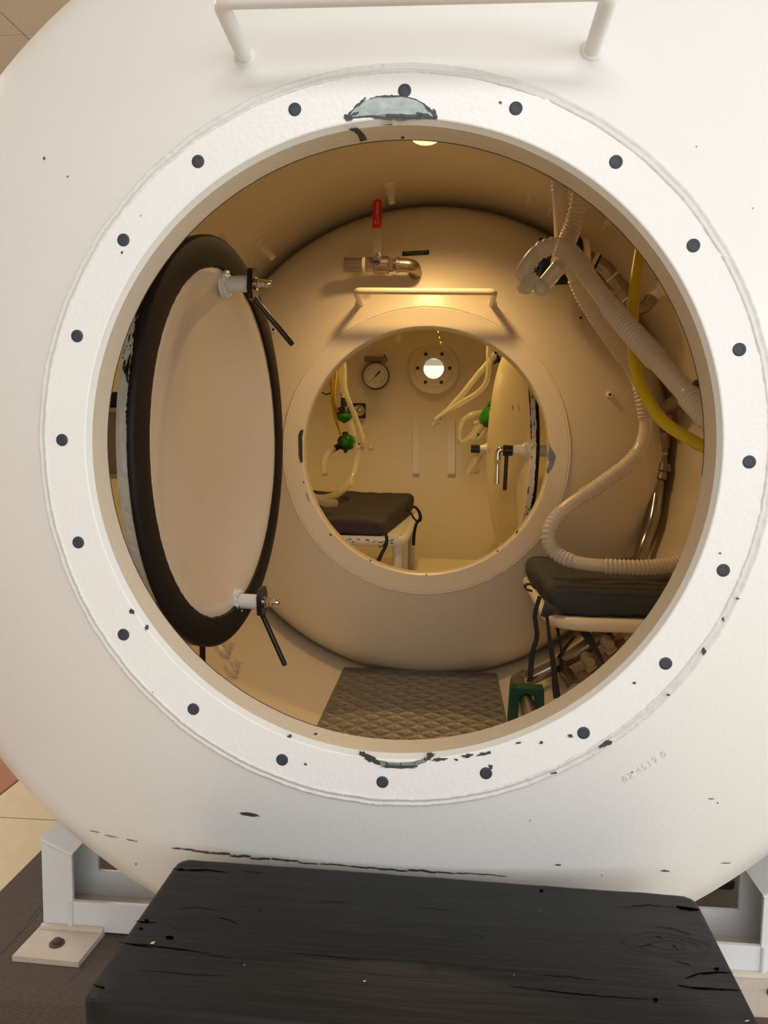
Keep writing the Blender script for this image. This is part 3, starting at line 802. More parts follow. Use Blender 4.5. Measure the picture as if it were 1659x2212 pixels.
for k in range(60):
    th = rnd.uniform(-0.6, 0.75); d = -D2E * math.cos(th) + V((0, 0, 1)) * math.sin(th); edge = rnd.random() < .8
    t_ = rnd.choice((-0.0085, -0.0255)) if edge else rnd.uniform(-0.024, -0.01); s_ = rnd.uniform(0.0015, 0.004); L_ = rnd.uniform(0.004, 0.02) * (1 if edge else .4)
    c = D2C + d * 0.3640 + D2N * t_; tv = V((0, 0, 1)) * math.cos(th) + D2E * math.sin(th)
    blob(e2, [c - tv * L_, c + D2N * s_ * .6 - tv * L_ * .3, c + D2N * s_ * .4 + tv * L_ * .5, c + tv * L_, c - D2N * s_ * .5 + tv * L_ * .2, c - D2N * s_ * .6 - tv * L_ * .4], None, 0.0004, 0.0004, k, tuple(d))
obj('edge_chips', e2, M['black_rubber'], door2, sharp=None, kind='stuff')


def stub(p, d, r, L, m_, name, lab=None, ch_=0.0015, seg=22): return obj(name, MB().cyl(p, p + V(d).normalized() * L, r, seg, ch=ch_), m_, door2, label=lab)


# far stud with black cap, near stud with lever, outlet elbow
ps = D2C + D2E * 0.315 + D2N * 0.012 + V((0, 0, 0.004))
obj('latch_stud', MB().lathe([(0.024, -0.03), (0.0235, -0.004), (0.019, 0.0), (0.017, 0.004), (0.0155, 0.016), (0.0155, 0.020)], ps, (-1, 0, 0), 20), M['white'], door2)
stub(ps + V((-0.019, 0, 0)), (-1, 0, 0), 0.0165, 0.036, M['black_metal'], 'latch_cap', 'black stud cap')
pv = D2C + D2E * -0.325 + D2N * 0.003 + V((0, 0, 0.004))
obj('latch_stud', MB().lathe([(0.027, -0.03), (0.026, -0.002), (0.021, 0.003), (0.018, 0.010), (0.0172, 0.026), (0.015, 0.034), (0.015, 0.045)], pv, (-1, 0, 0), 20), M['white'], door2)
stub(pv + V((-0.036, 0, 0)), (-1, 0, 0), 0.0175, 0.030, M['black_metal'], 'latch_hub', 'black lever hub')
pl0 = pv + V((-0.054, 0, -0.008)); pl1 = V((pl0.x - 0.003, pl0.y, pv.z - 0.125))
obj('latch_lever', MB().cyl(pl0, pl1, 0.0062, 16, ch=0.002), M['black_metal'], door2, label='black lever rod')
pe = pv + V((-0.078, 0.03, -0.004))
el = MB(); el.tube(bent_path([pe + V((0.03, 0, 0.006)), pe + V((-0.001, 0, 0.006)), pe + V((-0.001, 0, -0.026))], 0.016, 8), 0.0098, 18)
for a_, b_, r_ in ((-0.018, -0.024, 0.0125), (-0.027, -0.041, 0.0118), (-0.041, -0.062, 0.0080), (-0.062, -0.102, 0.0098)): el.cyl(pe + V((-0.001, 0, a_)), pe + V((-0.001, 0, b_)), r_, 20 if r_ != 0.0118 else 6)
obj('outlet_elbow', el, M['bright_steel'], door2, label='polished outlet elbow')
ps2 = pv + V((0.035, 0.01, 0))
stub(ps2, (1, 0, 0), 0.0175, 0.07, M['white_frame'], 'hinge_pin', 'white hinge pin', 0.001)
obj('wear_marks', (lambda mb: ([blob(mb, chip_outline((u, v), w, h, a_, lambda uu_, vv_: P(uu_, vv_, x=D2C.x - 0.004), 8, 7 + k), None, 0.006, 0.0002, k, (-1, 0, 0)) for k, (u, v, w, h, a_) in enumerate([(1112, 881, 3, 18, .05), (1125, 880, 2, 24, -.1)])], mb)[1])(MB()), M['primer'], door2, sharp=None, kind='stuff')

# wear on the inner flange, left and right of the hole
w2 = MB(); w3 = MB(); fp2 = lambda u, v: P(u, v, y=FL2)
for k, ol in enumerate([[(1185, 952), (1189, 965), (1195, 975), (1201, 985), (1197, 1000), (1192, 1012), (1183, 1024), (1180, 1018), (1186, 1000), (1183, 985), (1186, 970)],
                        [(648, 930), (656, 928), (653, 940), (654, 998), (649, 1000), (645, 985), (644, 940)]]):
    blob(w3 if k == 0 else w2, [fp2(*q_) for q_ in ol], None, 0.0007, 0.0008, k)
for k, (u, v, w, h, a_) in enumerate([(656, 1042, 3, 6, 0), (714, 1155, 8, 4, .6), (800, 1211, 5, 4, .3), (921, 1241, 5, 3, 0), (1116, 1150, 5, 10, .5), (1075, 1190, 4, 4, 0), (665, 1075, 2, 26, -.3)]):
    blob(w2, chip_outline((u, v), w, h, a_, fp2, 8, k), None, 0.0007, 0.0003, k)
obj('bare_metal_wear', w3, M['bare'], fl2, sharp=None)
obj('paint_chips', w2, M['primer'], fl2, sharp=None, kind='stuff')

# ------------------------------------------------------------------ lit dome lamps under the shell
def dome_lamp(p, lab, power, part_r=0.032, col=LAMP_COL):
    t = thing('ceiling_lamp', lab, 'lamp', p)
    d = V((-p.x, 0, -p.z)).normalized()
    obj('lamp_base', MB().lathe([(part_r * 1.25, -0.004), (part_r * 1.25, 0.006), (part_r * 1.1, 0.010), (part_r, 0.010)], p, d, 32), M['cream'], t)
    obj('lens', MB().lathe([(part_r, 0.010), (part_r * .96, 0.012), (part_r * .8, 0.015), (part_r * .5, 0.018), (0, 0.019)], p, d, 32), M['lens'], t)
    bulb('lamp_glow', p + d * 0.038, power, col, 0.035, 145)
    return t


lp_ = P(920, 291, r=RI)
dome_lamp(lp_, 'lit round amber lamp at the top inside the hatch', LOCK_LAMP_POWER)
dome_lamp(V((-0.06, 2.12, 0.735)), 'lit round amber lamp on the roof of the far compartment', CHAMBER_LAMP_POWER, col=CHAMBER_COL)

# porthole in the far end
PO = PORT + V((0, 0, 0))
pr = obj('porthole_ring', MB().lathe([(0.0545, 0.02), (0.0545, -0.034), (0.0600, -0.038), (0.092, -0.038), (0.094, -0.036), (0.094, -0.0335), (0.0955, -0.0335), (0.0955, -0.036), (0.122, -0.036), (0.125, -0.033), (0.127, 0.06), (0.115, 0.06)], PO, (0, 1, 0), 64, closed=True), M['cream2'], chamber, label='bolted porthole ring')
obj('porthole_seal', MB().lathe([(0.0545, -0.030), (0.0505, -0.026), (0.0505, 0.0), (0.0545, 0.0)], PO, (0, 1, 0), 48, closed=True), M['winframe'], pr)
M['portglass'] = mat('porthole_acrylic', (1.0, 0.90, 0.66), 0.02, trans=1.0, ior=1.05)
obj('porthole_glass', MB().cyl(PO + V((0, 0.0, 0)), PO + V((0, 0.012, 0)), 0.0545, 40), M['portglass'], pr)
for k in range(6):
    th = math.radians(60 * k + 30); c = PO + V((math.sin(th) * 0.0765 * 1.03, -0.038, math.cos(th) * 0.0765 * 1.03))
    obj('socket_bolt', MB().lathe([(0, -0.0005), (0.0055, -0.0005), (0.0072, -0.002), (0.0088, -0.001), (0.0088, 0.004)], c, (0, 1, 0), 20), M['plug'], pr)

# tread plate floor of the lock, deck of the far compartment
TPZ = -0.692
tp = obj('tread_plate', MB().box((-0.0125, 0.765, TPZ - 0.002), (0.475, 1.40, 0.004)), M['plate'], chamber, label='bronze-coloured five-bar tread plate floor')
bars = MB(); cs = 0.031
nx, ny = int(0.465 / cs), int(1.38 / cs)
for i in range(nx):
    for j in range(ny):
        cx = -0.245 + cs * (i + 0.5); cy = 0.075 + cs * (j + 0.5); an = PI / 4 if (i + j) % 2 else -PI / 4
        dx, dy = math.cos(an), math.sin(an); px_, py_ = -dy, dx
        for b_ in range(5):
            o_ = (b_ - 2) * 0.0054; L = 0.0135 if abs(b_ - 2) < 2 else 0.0115; x_, y_ = cx + px_ * o_, cy + py_ * o_; h_ = TPZ; tz = TPZ + 0.0016; w_ = 0.0013
            vs = [(x_ - dx * L, y_ - dy * L, h_), (x_ - px_ * w_, y_ - py_ * w_, h_), (x_ + dx * L, y_ + dy * L, h_), (x_ + px_ * w_, y_ + py_ * w_, h_), (x_ - dx * L * .8, y_ - dy * L * .8, tz), (x_ + dx * L * .8, y_ + dy * L * .8, tz)]
            bars.add(vs, [(0, 1, 4), (1, 5, 4), (1, 2, 5), (2, 3, 5), (3, 4, 5), (3, 0, 4)])
obj('tread_bars', bars, M['plate'], tp, sharp=None, kind='stuff')
dk = MB().bbox((0, 2.18, -0.545), (0.94, 1.14, 0.02), 0.004)
obj('deck', dk, M['cream2'], chamber, label='glossy cream deck of the far compartment')

# two vertical strips welded to the far end
for (u0, u1, va, vb) in ((892, 906, 910, 1023), (967, 983, 910, 1024)):
    a_ = P3((u0 + u1) / 2, va); b_ = P3((u0 + u1) / 2, vb); n_ = 14; pts = []
    w_ = (P3(u1, va) - P3(u0, va)).length
    yy = [P3((u0 + u1) / 2, va + (vb - va) * k / n_) for k in range(n_ + 1)]
    obj('wall_strip', MB().ribbon([p_ + V((0, -0.012, 0)) for p_ in yy], w_, 0.024, V((1, 0, 0))), M['cream2'], chamber)

# ------------------------------------------------------------------ support cradle
cr = thing('support_cradle', 'white welded steel channel cradle bolted down under the chamber', 'stand', (0, 0.5, PZ))
YF, YB = 0.45, 0.56; BZ0, BZ1 = PZ + 0.006, -0.852
for s_ in (-1, 1):
    def c3(x, y, z, sx, sy, sz, mb): mb.bbox((s_ * x, y, z), (sx, sy, sz), 0.0015)
    zt = -0.742
    mb = MB()
    # front leg of the channel with a slanted top
    def slab(mb, y, th, x_in, x_out, z0, zi, zo):
        pts = [(s_ * x_out, z0), (s_ * x_in, z0), (s_ * x_in, zi), (s_ * x_out, zo)]
        mb.prism(pts, (0, y, 0), (1, 0, 0), (0, 0, 1), (0, 1, 0), th)
    slab(mb, YF, 0.007, 0.620, 0.678, BZ0, -0.757, -0.733)
    slab(mb, YB - 0.007, 0.007, 0.620, 0.678, BZ0, -0.757, -0.733)
    mb.box((s_ * 0.6745, (YF + YB) / 2, (BZ0 - 0.7345) / 2), (0.0068, YB - YF - 0.0142, -0.7345 - BZ0))
    obj('post', mb, M['white_frame'], cr, sharp=20)
    a_ = V((s_ * 0.680, 0, -0.7315)); b_ = V((s_ * 0.617, 0, -0.7575))
    d_ = (b_ - a_); ang = math.atan2(d_.z, d_.x)
    obj('post_cap', MB().box(((a_ + b_) / 2 + V((0, (YF + YB) / 2, -0.0005))), (d_.length, YB - YF + 0.001, 0.003), Matrix.Rotation(-ang, 3, 'Y')), M['white_frame'], cr)
    wp = [(s_ * (0.676 - 0.058 * k / 10), YF - 0.001, -0.735 - 0.0255 * k / 10 + 0.001 * mnoise.noise(V((k, s_, 2)))) for k in range(11)]
    obj('weld_bead', MB().tube(wp, [0.0035 + 0.001 * mnoise.noise(V((k * 3, 1, s_))) for k in range(11)], 8), M['white_frame'], cr)
    wp = [(s_ * (0.624 + 0.001 * mnoise.noise(V((k, 7, 2)))), YF - 0.001, -0.852 - 0.05 * k / 9) for k in range(10)]
    obj('weld_bead', MB().tube(wp, 0.0042, 8), M['white_frame'], cr)
    # foot plate with its rusty bolt
    fpz = PZ + 0.006
    poly = [(s_ * 0.685, 0.452), (s_ * 0.560, 0.452), (s_ * 0.566, 0.362), (s_ * 0.690, 0.366)] if s_ < 0 else [(0.686, 0.452), (0.560, 0.452), (0.566, 0.362), (0.690, 0.366)]
    ft = obj('foot_plate', MB().prism(poly, (0, 0, PZ), (1, 0, 0), (0, 1, 0), (0, 0, 1), 0.010), M['dirty'], cr, label='grimy foot plate')
    wp = [(s_ * (0.56 + 0.12 * k / 14), YF - 0.003, PZ + 0.012 + 0.002 * mnoise.noise(V((k * 2, 4, s_)))) for k in range(15)]
    obj('foot_weld', MB().tube(wp, 0.0065, 8), M['dirty'], ft)
    bc = V((s_ * 0.628, 0.405, PZ + 0.010))
    obj('anchor_bolt', MB().lathe([(0.0135, -0.001), (0.0135, 0.002), (0.0105, 0.003), (0.0075, 0.0035), (0.0075, 0.008), (0.005, 0.0095), (0, 0.010)], bc, (0, 0, 1), 14), M['rust'], ft, label='rusty anchor bolt')
zc = (BZ0 + 0.004 + BZ1) / 2; bh = BZ1 - BZ0
mb = MB(); mb.box((0, YF + 0.0040, (BZ1 + BZ0) / 2), (1.2398, 0.007, bh)); obj('front_rail', mb, M['white_frame'], cr)
mb = MB(); mb.box((0, YB - 0.0040, (BZ1 + BZ0) / 2), (1.2398, 0.007, bh)); obj('back_rail', mb, M['white_frame'], cr)
obj('rail_web', MB().box((0, (YF + YB) / 2, BZ0 + 0.0035), (1.335, YB - YF - 0.002, 0.007)), M['dirty'], cr)
arc = [(0.747 * math.sin(math.radians(a_)), -0.747 * math.cos(math.radians(a_))) for a_ in range(-38, 39, 2)]
obj('saddle_plate', MB().prism([(-0.46, BZ1 - 0.01)] + arc + [(0.46, BZ1 - 0.01)], (0, 0.505, 0), (1, 0, 0), (0, 0, 1), (0, 1, 0), 0.012), M['white_frame'], cr)
# second cradle near the back
b2 = MB(); 
for s_ in (-1, 1): pass
o2 = thing('support_cradle', 'white rear cradle under the far end of the chamber', 'stand', (0, 2.5, PZ))
obj('front_rail', MB().box((0, 2.45, (BZ1 + BZ0) / 2), (1.3, 0.008, bh)), M['white_frame'], o2)
obj('saddle_plate', MB().prism([(-0.46, BZ1 - 0.01)] + arc + [(0.46, BZ1 - 0.01)], (0, 2.46, 0), (1, 0, 0), (0, 0, 1), (0, 1, 0), 0.012), M['white_frame'], o2)
# dark batten lying on the carpet behind the cradle on the right
pa = P(1512, 1942, z=PZ + 0.0); pb = P(1597, 1946, z=PZ)
bt = thing('dark_batten', 'dark flat batten lying on the carpet behind the cradle on the right', 'batten', ((pa.x + pb.x) / 2, pa.y, PZ))
obj('plank', MB().bbox(((pa.x + pb.x) / 2 - 0.08, (pa.y + pb.y) / 2 + 0.06, PZ + 0.0115), (pb.x - pa.x + 0.17, 0.045, 0.022), 0.003), M['timber'], bt)

# ------------------------------------------------------------------ black wooden step
SZ = -0.50; sa = math.radians(-1.3)
st_ = thing('wooden_step', 'black painted wooden step standing in front of the hatch', 'step', (0.045, -0.108, FLOOR_Z))
Rz = Matrix.Rotation(sa, 3, 'Z')
tb = MB(); nx, ny = 56, 24; W, D, T = 0.610, 0.246, 0.042; vs = []; fs = []
def wood_pt(i, j, top):
    x = -W / 2 + W * i / nx; y = -D / 2 + D * j / ny
    ex = (1 if i in (0, nx) else 0); ey = (1 if j in (0, ny) else 0)
    if i == 0: x -= 0.002 * mnoise.noise(V((0, y * 40, 1)))
    if j == ny: y += 0.0015 * mnoise.noise(V((x * 30, 0, 2)))
    z = 0.0007 * mnoise.noise(V((x * 10, y * 60, 0)))
    return x, y, z, ex, ey
rows = []
for (inset, dz) in ((0.0, -T + .004), (0.0, -0.007), (0.002, -0.0022), (0.007, 0.0)):
    ring = []
    for i in range(nx): ring.append((-W / 2 + W * i / nx, -D / 2))
    for j in range(ny): ring.append((W / 2, -D / 2 + D * j / ny))
    for i in range(nx): ring.append((W / 2 - W * i / nx, D / 2))
    for j in range(ny): ring.append((-W / 2, D / 2 - D * j / ny))
    rr = []
    for x, y in ring:
        cx_, cy_ = W / 2 - 0.016, D / 2 - 0.016
        if abs(x) > cx_ and abs(y) > cy_:
            vx, vy = abs(x) - cx_, abs(y) - cy_; l_ = math.hypot(vx, vy); x2 = (cx_ + vx / l_ * 0.016 * (1 if max(vx, vy) > 0.0159 else l_ / 0.016)) ; y2 = cy_ + vy / l_ * 0.016
            x = math.copysign(x2, x); y = math.copysign(y2, y)
        k_ = 0.0012 * mnoise.noise(V((x * 35, y * 35, 4)))
        f_ = 1 - (inset + k_) / math.hypot(W / 2, D / 2) * 2.0
        x3 = math.copysign(max(0, abs(x) - inset * (abs(x) > W / 2 - 0.03)), x); y3 = math.copysign(max(0, abs(y) - inset * (abs(y) > D / 2 - 0.03)) + k_, y)
        rr.append(V((x3, y3, dz)))
    rows.append(rr)
n = len(rows[0]); vs = [Rz @ q_ + V((0.045, -0.108, SZ)) for r_ in rows for q_ in r_]
for k in range(3):
    for i in range(n): fs.append((k * n + i, k * n + (i + 1) % n, (k + 1) * n + (i + 1) % n, (k + 1) * n + i))
fs.append(tuple(3 * n + i for i in range(n))); fs.append(tuple(reversed(range(n))))
top_o = obj('tread_board', MB().add(vs, fs), M['timber'], st_, sharp=50)
for s_ in (-1, 1):
    obj('side_panel', MB().bbox(Rz @ V((s_ * 0.272, 0, 0)) + V((0.045, -0.108, (SZ - T + FLOOR_Z) / 2)), (0.036, 0.222, SZ - T - FLOOR_Z + 0.006), 0.003, Rz), M['timber'], st_)
obj('front_board', MB().bbox(Rz @ V((0, -0.098, 0)) + V((0.045, -0.108, SZ - T - 0.05)), (0.51, 0.025, 0.10), 0.003, Rz), M['timber'], st_)
obj('back_board', MB().bbox(Rz @ V((0, 0.098, 0)) + V((0.045, -0.108, SZ - T - 0.05)), (0.51, 0.025, 0.10), 0.003, Rz), M['timber'], st_)
ck = MB(); wt = lambda u, v: P(u, v, z=SZ + 0.0004)


def crack(pts, w0, seed):
    rn = random.Random(seed); path = []
    for (a_, b_) in zip(pts[:-1], pts[1:]):
        k_ = max(2, int(math.hypot(b_[0] - a_[0], b_[1] - a_[1]) / 9))
        for i in range(k_): path.append((a_[0] + (b_[0] - a_[0]) * i / k_, a_[1] + (b_[1] - a_[1]) * i / k_ + rn.uniform(-0.8, 0.8)))
    path.append(pts[-1]); up = []; dn = []; n_ = len(path)
    for i, (u, v) in enumerate(path):
        h = w0 * math.sin(PI * (0.12 + 0.80 * i / (n_ - 1))) * rn.uniform(0.6, 1.15)
        up.append(wt(u, v - h / 2)); dn.append(wt(u, v + h / 2))
    vs = up + dn; ck.add(vs, [(i, i + 1, n_ + i + 1, n_ + i) for i in range(n_ - 1)])


for k, (pts, w) in enumerate([([(372, 1876), (395, 1880), (450, 1879), (490, 1884)], 3), ([(520, 1881), (575, 1887)], 1.5), ([(290, 2038), (330, 2043), (400, 2052), (450, 2058)], 3), ([(256, 2035), (300, 2042), (330, 2048)], 3), ([(292, 1990), (310, 1992), (340, 1993)], 3), ([(470, 1981), (495, 1986), (512, 1995)], 2),
        ([(380, 1963), (430, 1960), (480, 1968)], 1.2), ([(555, 1966), (568, 1968)], 2.5), ([(1460, 1958), (1480, 1962), (1512, 1966)], 8), ([(1330, 1960), (1400, 1955), (1470, 1961)], 1.6), ([(1480, 2113), (1510, 2103), (1545, 2100), (1585, 2101)], 4), ([(1465, 2128), (1500, 2134), (1560, 2137), (1604, 2140)], 4.5),
        ([(1415, 2000), (1450, 2006), (1490, 2018), (1495, 2060), (1502, 2090)], 1.6), ([(1448, 2038), (1460, 2045), (1465, 2055)], 3), ([(1382, 2045), (1410, 2038)], 2), ([(1415, 2020), (1430, 2029)], 2.5), ([(1100, 2130), (1200, 2142), (1300, 2152), (1400, 2158)], 2.2), ([(1150, 2105), (1230, 2110), (1290, 2118)], 1.5),
        ([(1460, 2075), (1490, 2085), (1500, 2100)], 2), ([(200, 2126), (225, 2135)], 4), ([(690, 1945), (760, 1950)], 1), ([(900, 1960), (985, 1968)], 1.2), ([(640, 2060), (760, 2070), (850, 2072)], 1.2), ([(440, 2060), (500, 2070)], 1.2), ([(300, 2095), (420, 2105), (500, 2108)], 1.2)]):
    crack(pts, w, k)
for k, (u, v, w, h) in enumerate([(366, 2025, 17, 9), (317, 1989, 12, 8), (392, 1878, 12, 5), (1170, 1924, 13, 6), (1416, 2160, 14, 8), (1548, 2093, 12, 7), (304, 2006, 10, 6), (222, 2133, 10, 6)]):
    blob(ck, chip_outline((u, v), w, h, 0.1, wt, 10, 500 + k), None, 0.0001, 0.0004, k, (0, 0, 1))
obj('wood_cracks', ck, M['crack'], top_o, sharp=None, kind='stuff')
rg = MB()   # raised knot rings
for (u, v, s_) in ((425, 1991, 1.0), (1440, 2040, 1.3), (990, 2025, 0.8)):
    c = wt(u, v)
    for k in range(3):
        pts = [c + V((math.cos(t_ * PI / 14) * (0.012 + 0.008 * k) * s_ * 1.2 * (1 + .25 * mnoise.noise(V((math.cos(t_ * PI / 14), math.sin(t_ * PI / 14), k + u)))), math.sin(t_ * PI / 14) * (0.005 + 0.005 * k) * s_ * (1 + .35 * mnoise.noise(V((math.sin(t_ * PI / 14), math.cos(t_ * PI / 14), k + v)))), -0.0011)) for t_ in range(28)]
        rg.tube(pts, 0.0011, 6, closed=True)
obj('knot_rings', rg, M['timber'], top_o, kind='stuff')
sk = MB()
for k, (u, v, w, h) in enumerate([(330, 2037, 12, 6), (787, 2120, 8, 3), (1640 - 26, 2206, 8, 4), (1166, 1968, 3, 2), (1110, 2108, 3, 2), (528, 2085, 3, 2)]):
    blob(sk, chip_outline((u, v), w, h, -0.3, wt, 8, 700 + k), None, 0.0003, 0.0004, k, (0, 0, 1))
obj('pale_specks', sk, mat('pale_chip', (0.62, 0.55, 0.42), 0.7), top_o, sharp=None, kind='stuff')

# ------------------------------------------------------------------ ball valve with red lever on the dividing head
vb = P2(892, 588); vy = vb.y - 0.055
X_ = V((1, 0, 0)); Y_ = V((0, 1, 0)); Z_ = V((0, 0, 1))
pc = P(812, 572, y=vy); valve = thing('ball_valve', 'brass ball valve with tall red lever above the inner hatch', 'valve', pc)
el_r = 0.0185
pe0 = P(868, 572, y=vy); pe1 = P(893, 574, y=vy)
ax = (pe0 - P(760, 572, y=vy)).normalized()
obj('elbow', MB().tube(bent_path([pe0 - ax * 0.012, pe1, V((pe1.x + 0.004, vb.y + 0.004, pe1.z - 0.008))], 0.034, 12), el_r, 28), M['bronze'], valve, label='curved brass elbow')
obj('elbow_collar', MB().cyl(pe0 - ax * 0.016, pe0 - ax * 0.006, el_r + 0.0022, 28, ch=0.001), M['bronze'], valve)
def seg_(name, u0, u1, r, seg=28, m_='bronze', lab=None, ch_=0.001):
    a_ = P(u0, 572, y=vy); b_ = P(u1, 572, y=vy); return obj(name, MB().cyl(a_, b_, r, seg, ch=ch_), M[m_], valve, label=lab)
seg_('thread_nipple', 850, 866, 0.0150)
for k in range(3): seg_('thread_ring', 852 + k * 4, 854 + k * 4, 0.0172)
seg_('hex_end', 838, 850, 0.0195, 6); seg_('valve_body', 808, 840, 0.0235, lab='round valve body'); seg_('body_band', 815, 819, 0.0242); seg_('body_band', 836, 839, 0.0242)
seg_('hex_end', 789, 809, 0.0205, 8); seg_('seal_band', 783, 790, 0.0208, m_='cream'); seg_('mesh_strainer', 747, 784, 0.0188, lab='grey mesh outlet strainer'); seg_('end_cap', 744, 748, 0.0196)
stp = P(818, 560, y=vy)
obj('stem', MB().cyl(stp + V((0, -0.018, 0)), stp + V((0, -0.038, 0)), 0.0085, 16), M['bronze'], valve)
obj('stem_nut', MB().lathe([(0.0085, -0.040), (0.0092, -0.038), (0.0092, -0.031)], stp + V((0, -0.004, 0)), (0, 1, 0), 6), M['steel'], valve)
obj('stem_tip', MB().cyl(stp + V((0, -0.044, 0)), stp + V((0, -0.050, 0)), 0.0048, 14), M['bright_steel'], valve)
gl = P(817, 578, y=vy - 0.026); obj('stop_pin', MB().cyl(gl, gl + V((0, -0.010, 0)), 0.0035, 10), M['steel'], valve)
ly = vy - 0.036
pth = [V((stp.x - 0.001, ly, stp.z - 0.012)), V((stp.x, ly, stp.z + 0.026)), V((stp.x - 0.0005, ly - 0.012, stp.z + 0.042)), V((stp.x - 0.0005, ly - 0.014, stp.z + 0.075))]
lev = obj('lever_arm', MB().ribbon(pth, 0.0225, 0.004, X_), M['steel'], valve, sharp=20, label='bent steel lever')
g0 = pth[-1].z - 0.004; g1 = P(819, 431, y=ly - 0.014).z; gx_ = pth[-1].x; gm = MB(); gy_ = ly - 0.014
poly = [(-0.0125, 0), (0.0125, 0), (0.0125, g1 - g0 - 0.007), (0.008, g1 - g0 - 0.001), (0.0, g1 - g0), (-0.008, g1 - g0 - 0.001), (-0.0125, g1 - g0 - 0.007)]
n_ = len(poly)
for (sc_x, y0_, y1_) in ((1.0, -0.003, 0.005),): gm.prism(poly, (gx_, gy_ + y0_, g0), X_, Z_, Y_, y1_ - y0_)
gm.prism([(x * .78, 0.001 + y * .97) for x, y in poly], (gx_, gy_ - 0.0055, g0), X_, Z_, Y_, 0.003)
grip = obj('lever_grip', gm, M['red'], lev, label='red vinyl grip')
put_text('lettering', 'TUBINOX', 0.0090, V((gx_ + 0.001, gy_ - 0.0056, g0 + (g1 - g0) * 0.60)), Z_, -X_, M['pale_print'], lev, 0.0002, 1.05)
put_text('lettering', 'ON  )', 0.0058, V((gx_ - 0.0042, gy_ - 0.0056, g0 + (g1 - g0) * 0.22)), Z_, -X_, M['pale_print'], lev, 0.0002)
put_text('lettering', 'OFF /', 0.0058, V((gx_ + 0.0040, gy_ - 0.0056, g0 + (g1 - g0) * 0.22)), Z_, -X_, M['pale_print'], lev, 0.0002)
# label strip
a_, b_, c_ = P2(869, 547.5, 0.003), P2(927, 544, 0.003), P2(869, 541.5, 0.003)
up_ = (P2(898, 540, 0.003) - P2(898, 550, 0.003)).normalized(); al = (b_ - a_).normalized(); up_ = (up_ - al * up_.dot(al)).normalized(); nn = al.cross(up_)
pl = thing('label_strip', 'small dark green engraved label strip beside the red lever valve', 'label', (a_ + b_) / 2)
H_ = 0.0125; W_ = (b_ - a_).length
obj('strip', MB().prism([(-W_ / 2, -H_ / 2), (W_ / 2, -H_ / 2), (W_ / 2, H_ / 2), (-W_ / 2, H_ / 2)], (a_ + b_) / 2 - nn * 0.0045, al, up_, nn, 0.005), mat('dark_green_laminate', (0.006, 0.022, 0.014), 0.35), pl)
M['gold_print'] = mat('engraved_letters', (0.30, 0.32, 0.16), 0.5)
cc = (a_ + b_) / 2 + nn * 0.0008
put_text('lettering', 'EQUILIBRADO DE PRESIONES', 0.0049, cc + up_ * 0.0028, al, up_, M['gold_print'], pl, 0.0001)
put_text('lettering', 'CAMARA - ANTECAMARA', 0.0040, cc - up_ * 0.0032, al, up_, M['gold_print'], pl, 0.0001)

# ------------------------------------------------------------------ hoses
def hose(name, lab, cat, pts, r, runs, m_, seg=16, pitch=0.0088, amp=0.17, group=None):
    """runs: list of (from, to) fractions that are corrugated"""
    path = smooth_path(pts, pitch / 4); n = len(path); rad = []
    for i in range(n):
        f = i / (n - 1); c_ = any(a_ <= f <= b_ for a_, b_ in runs)
        rad.append(r * (1.0 + (amp * (1.0, 0.35, -0.25, 0.35)[i % 4] if c_ else 0.0)) * (1.06 if c_ else 1.0))
    keep = []
    for i in range(n):
        f = i / (n - 1); c_ = any(a_ - 0.01 <= f <= b_ + 0.01 for a_, b_ in runs)
        if c_ or i % 4 == 0 or i == n - 1: keep.append(i)
    t = thing(name, lab, cat, path[0], group)
    obj('tubing', MB().tube([path[i] for i in keep], [rad[i] for i in keep], seg), m_, t, sharp=None)
    return t


H = M['hose']
def HP(l): return [P(u, v, y=y) for u, v, y in l]
ca = hose('breathing_hose', 'pale corrugated hose arching over the mouthpiece and down right', 'hose', HP([(1131, 588, .625), (1144, 566, .62), (1160, 547, .62), (1180, 535, .615), (1202, 532, .61), (1223, 541, .60), (1242, 558, .58), (1290, 625, .49), (1340, 690, .40), (1400, 757, .33), (1450, 812, .26), (1505, 872, .19), (1560, 930, .15), (1680, 1050, .17)]), 0.0146, [(0.06, 0.24), (0.40, 0.62), (0.76, 1)], H, 20, 0.0088, 0.15)
hose('breathing_hose', 'smooth pale hose hanging from the roof, left one of two', 'hose', HP([(1206, 286, .78), (1207, 330, .78), (1208, 400, .82), (1211, 470, .84), (1214, 530, .84), (1222, 575, .84)]), 0.0150, [(0.0, 0.45)], H, 18, 0.0088, 0.15)
hose('breathing_hose', 'corrugated pale hose hanging from the roof, right one of two', 'hose', HP([(1276, 292, .70), (1262, 370, .70), (1254, 420, .74), (1240, 480, .76), (1222, 530, .74), (1207, 580, .64)]), 0.0155, [(0.0, 0.9)], H, 18, 0.0100, 0.19)
hose('breathing_hose', 'long pale hose looping down and lying across the grey cushion', 'hose', HP([(1224, 562, .86), (1240, 594, .88), (1264, 645, .91), (1302, 705, .95), (1348, 772, 1.0), (1376, 822, 1.02), (1389, 868, 1.02), (1394, 930, 1.02), (1368, 990, 1.00), (1300, 1045, .97), (1225, 1095, .95), (1190, 1135, .93), (1186, 1170, .92), (1204, 1196, .915), (1245, 1215, .90), (1300, 1222, .885), (1380, 1226, .885), (1440, 1222, .90), (1500, 1205, .93)]), 0.0152, [(0.04, 0.24), (0.30, 0.37), (0.44, 0.58), (0.63, 0.76), (0.82, 1)], H, 20, 0.0098, 0.17)
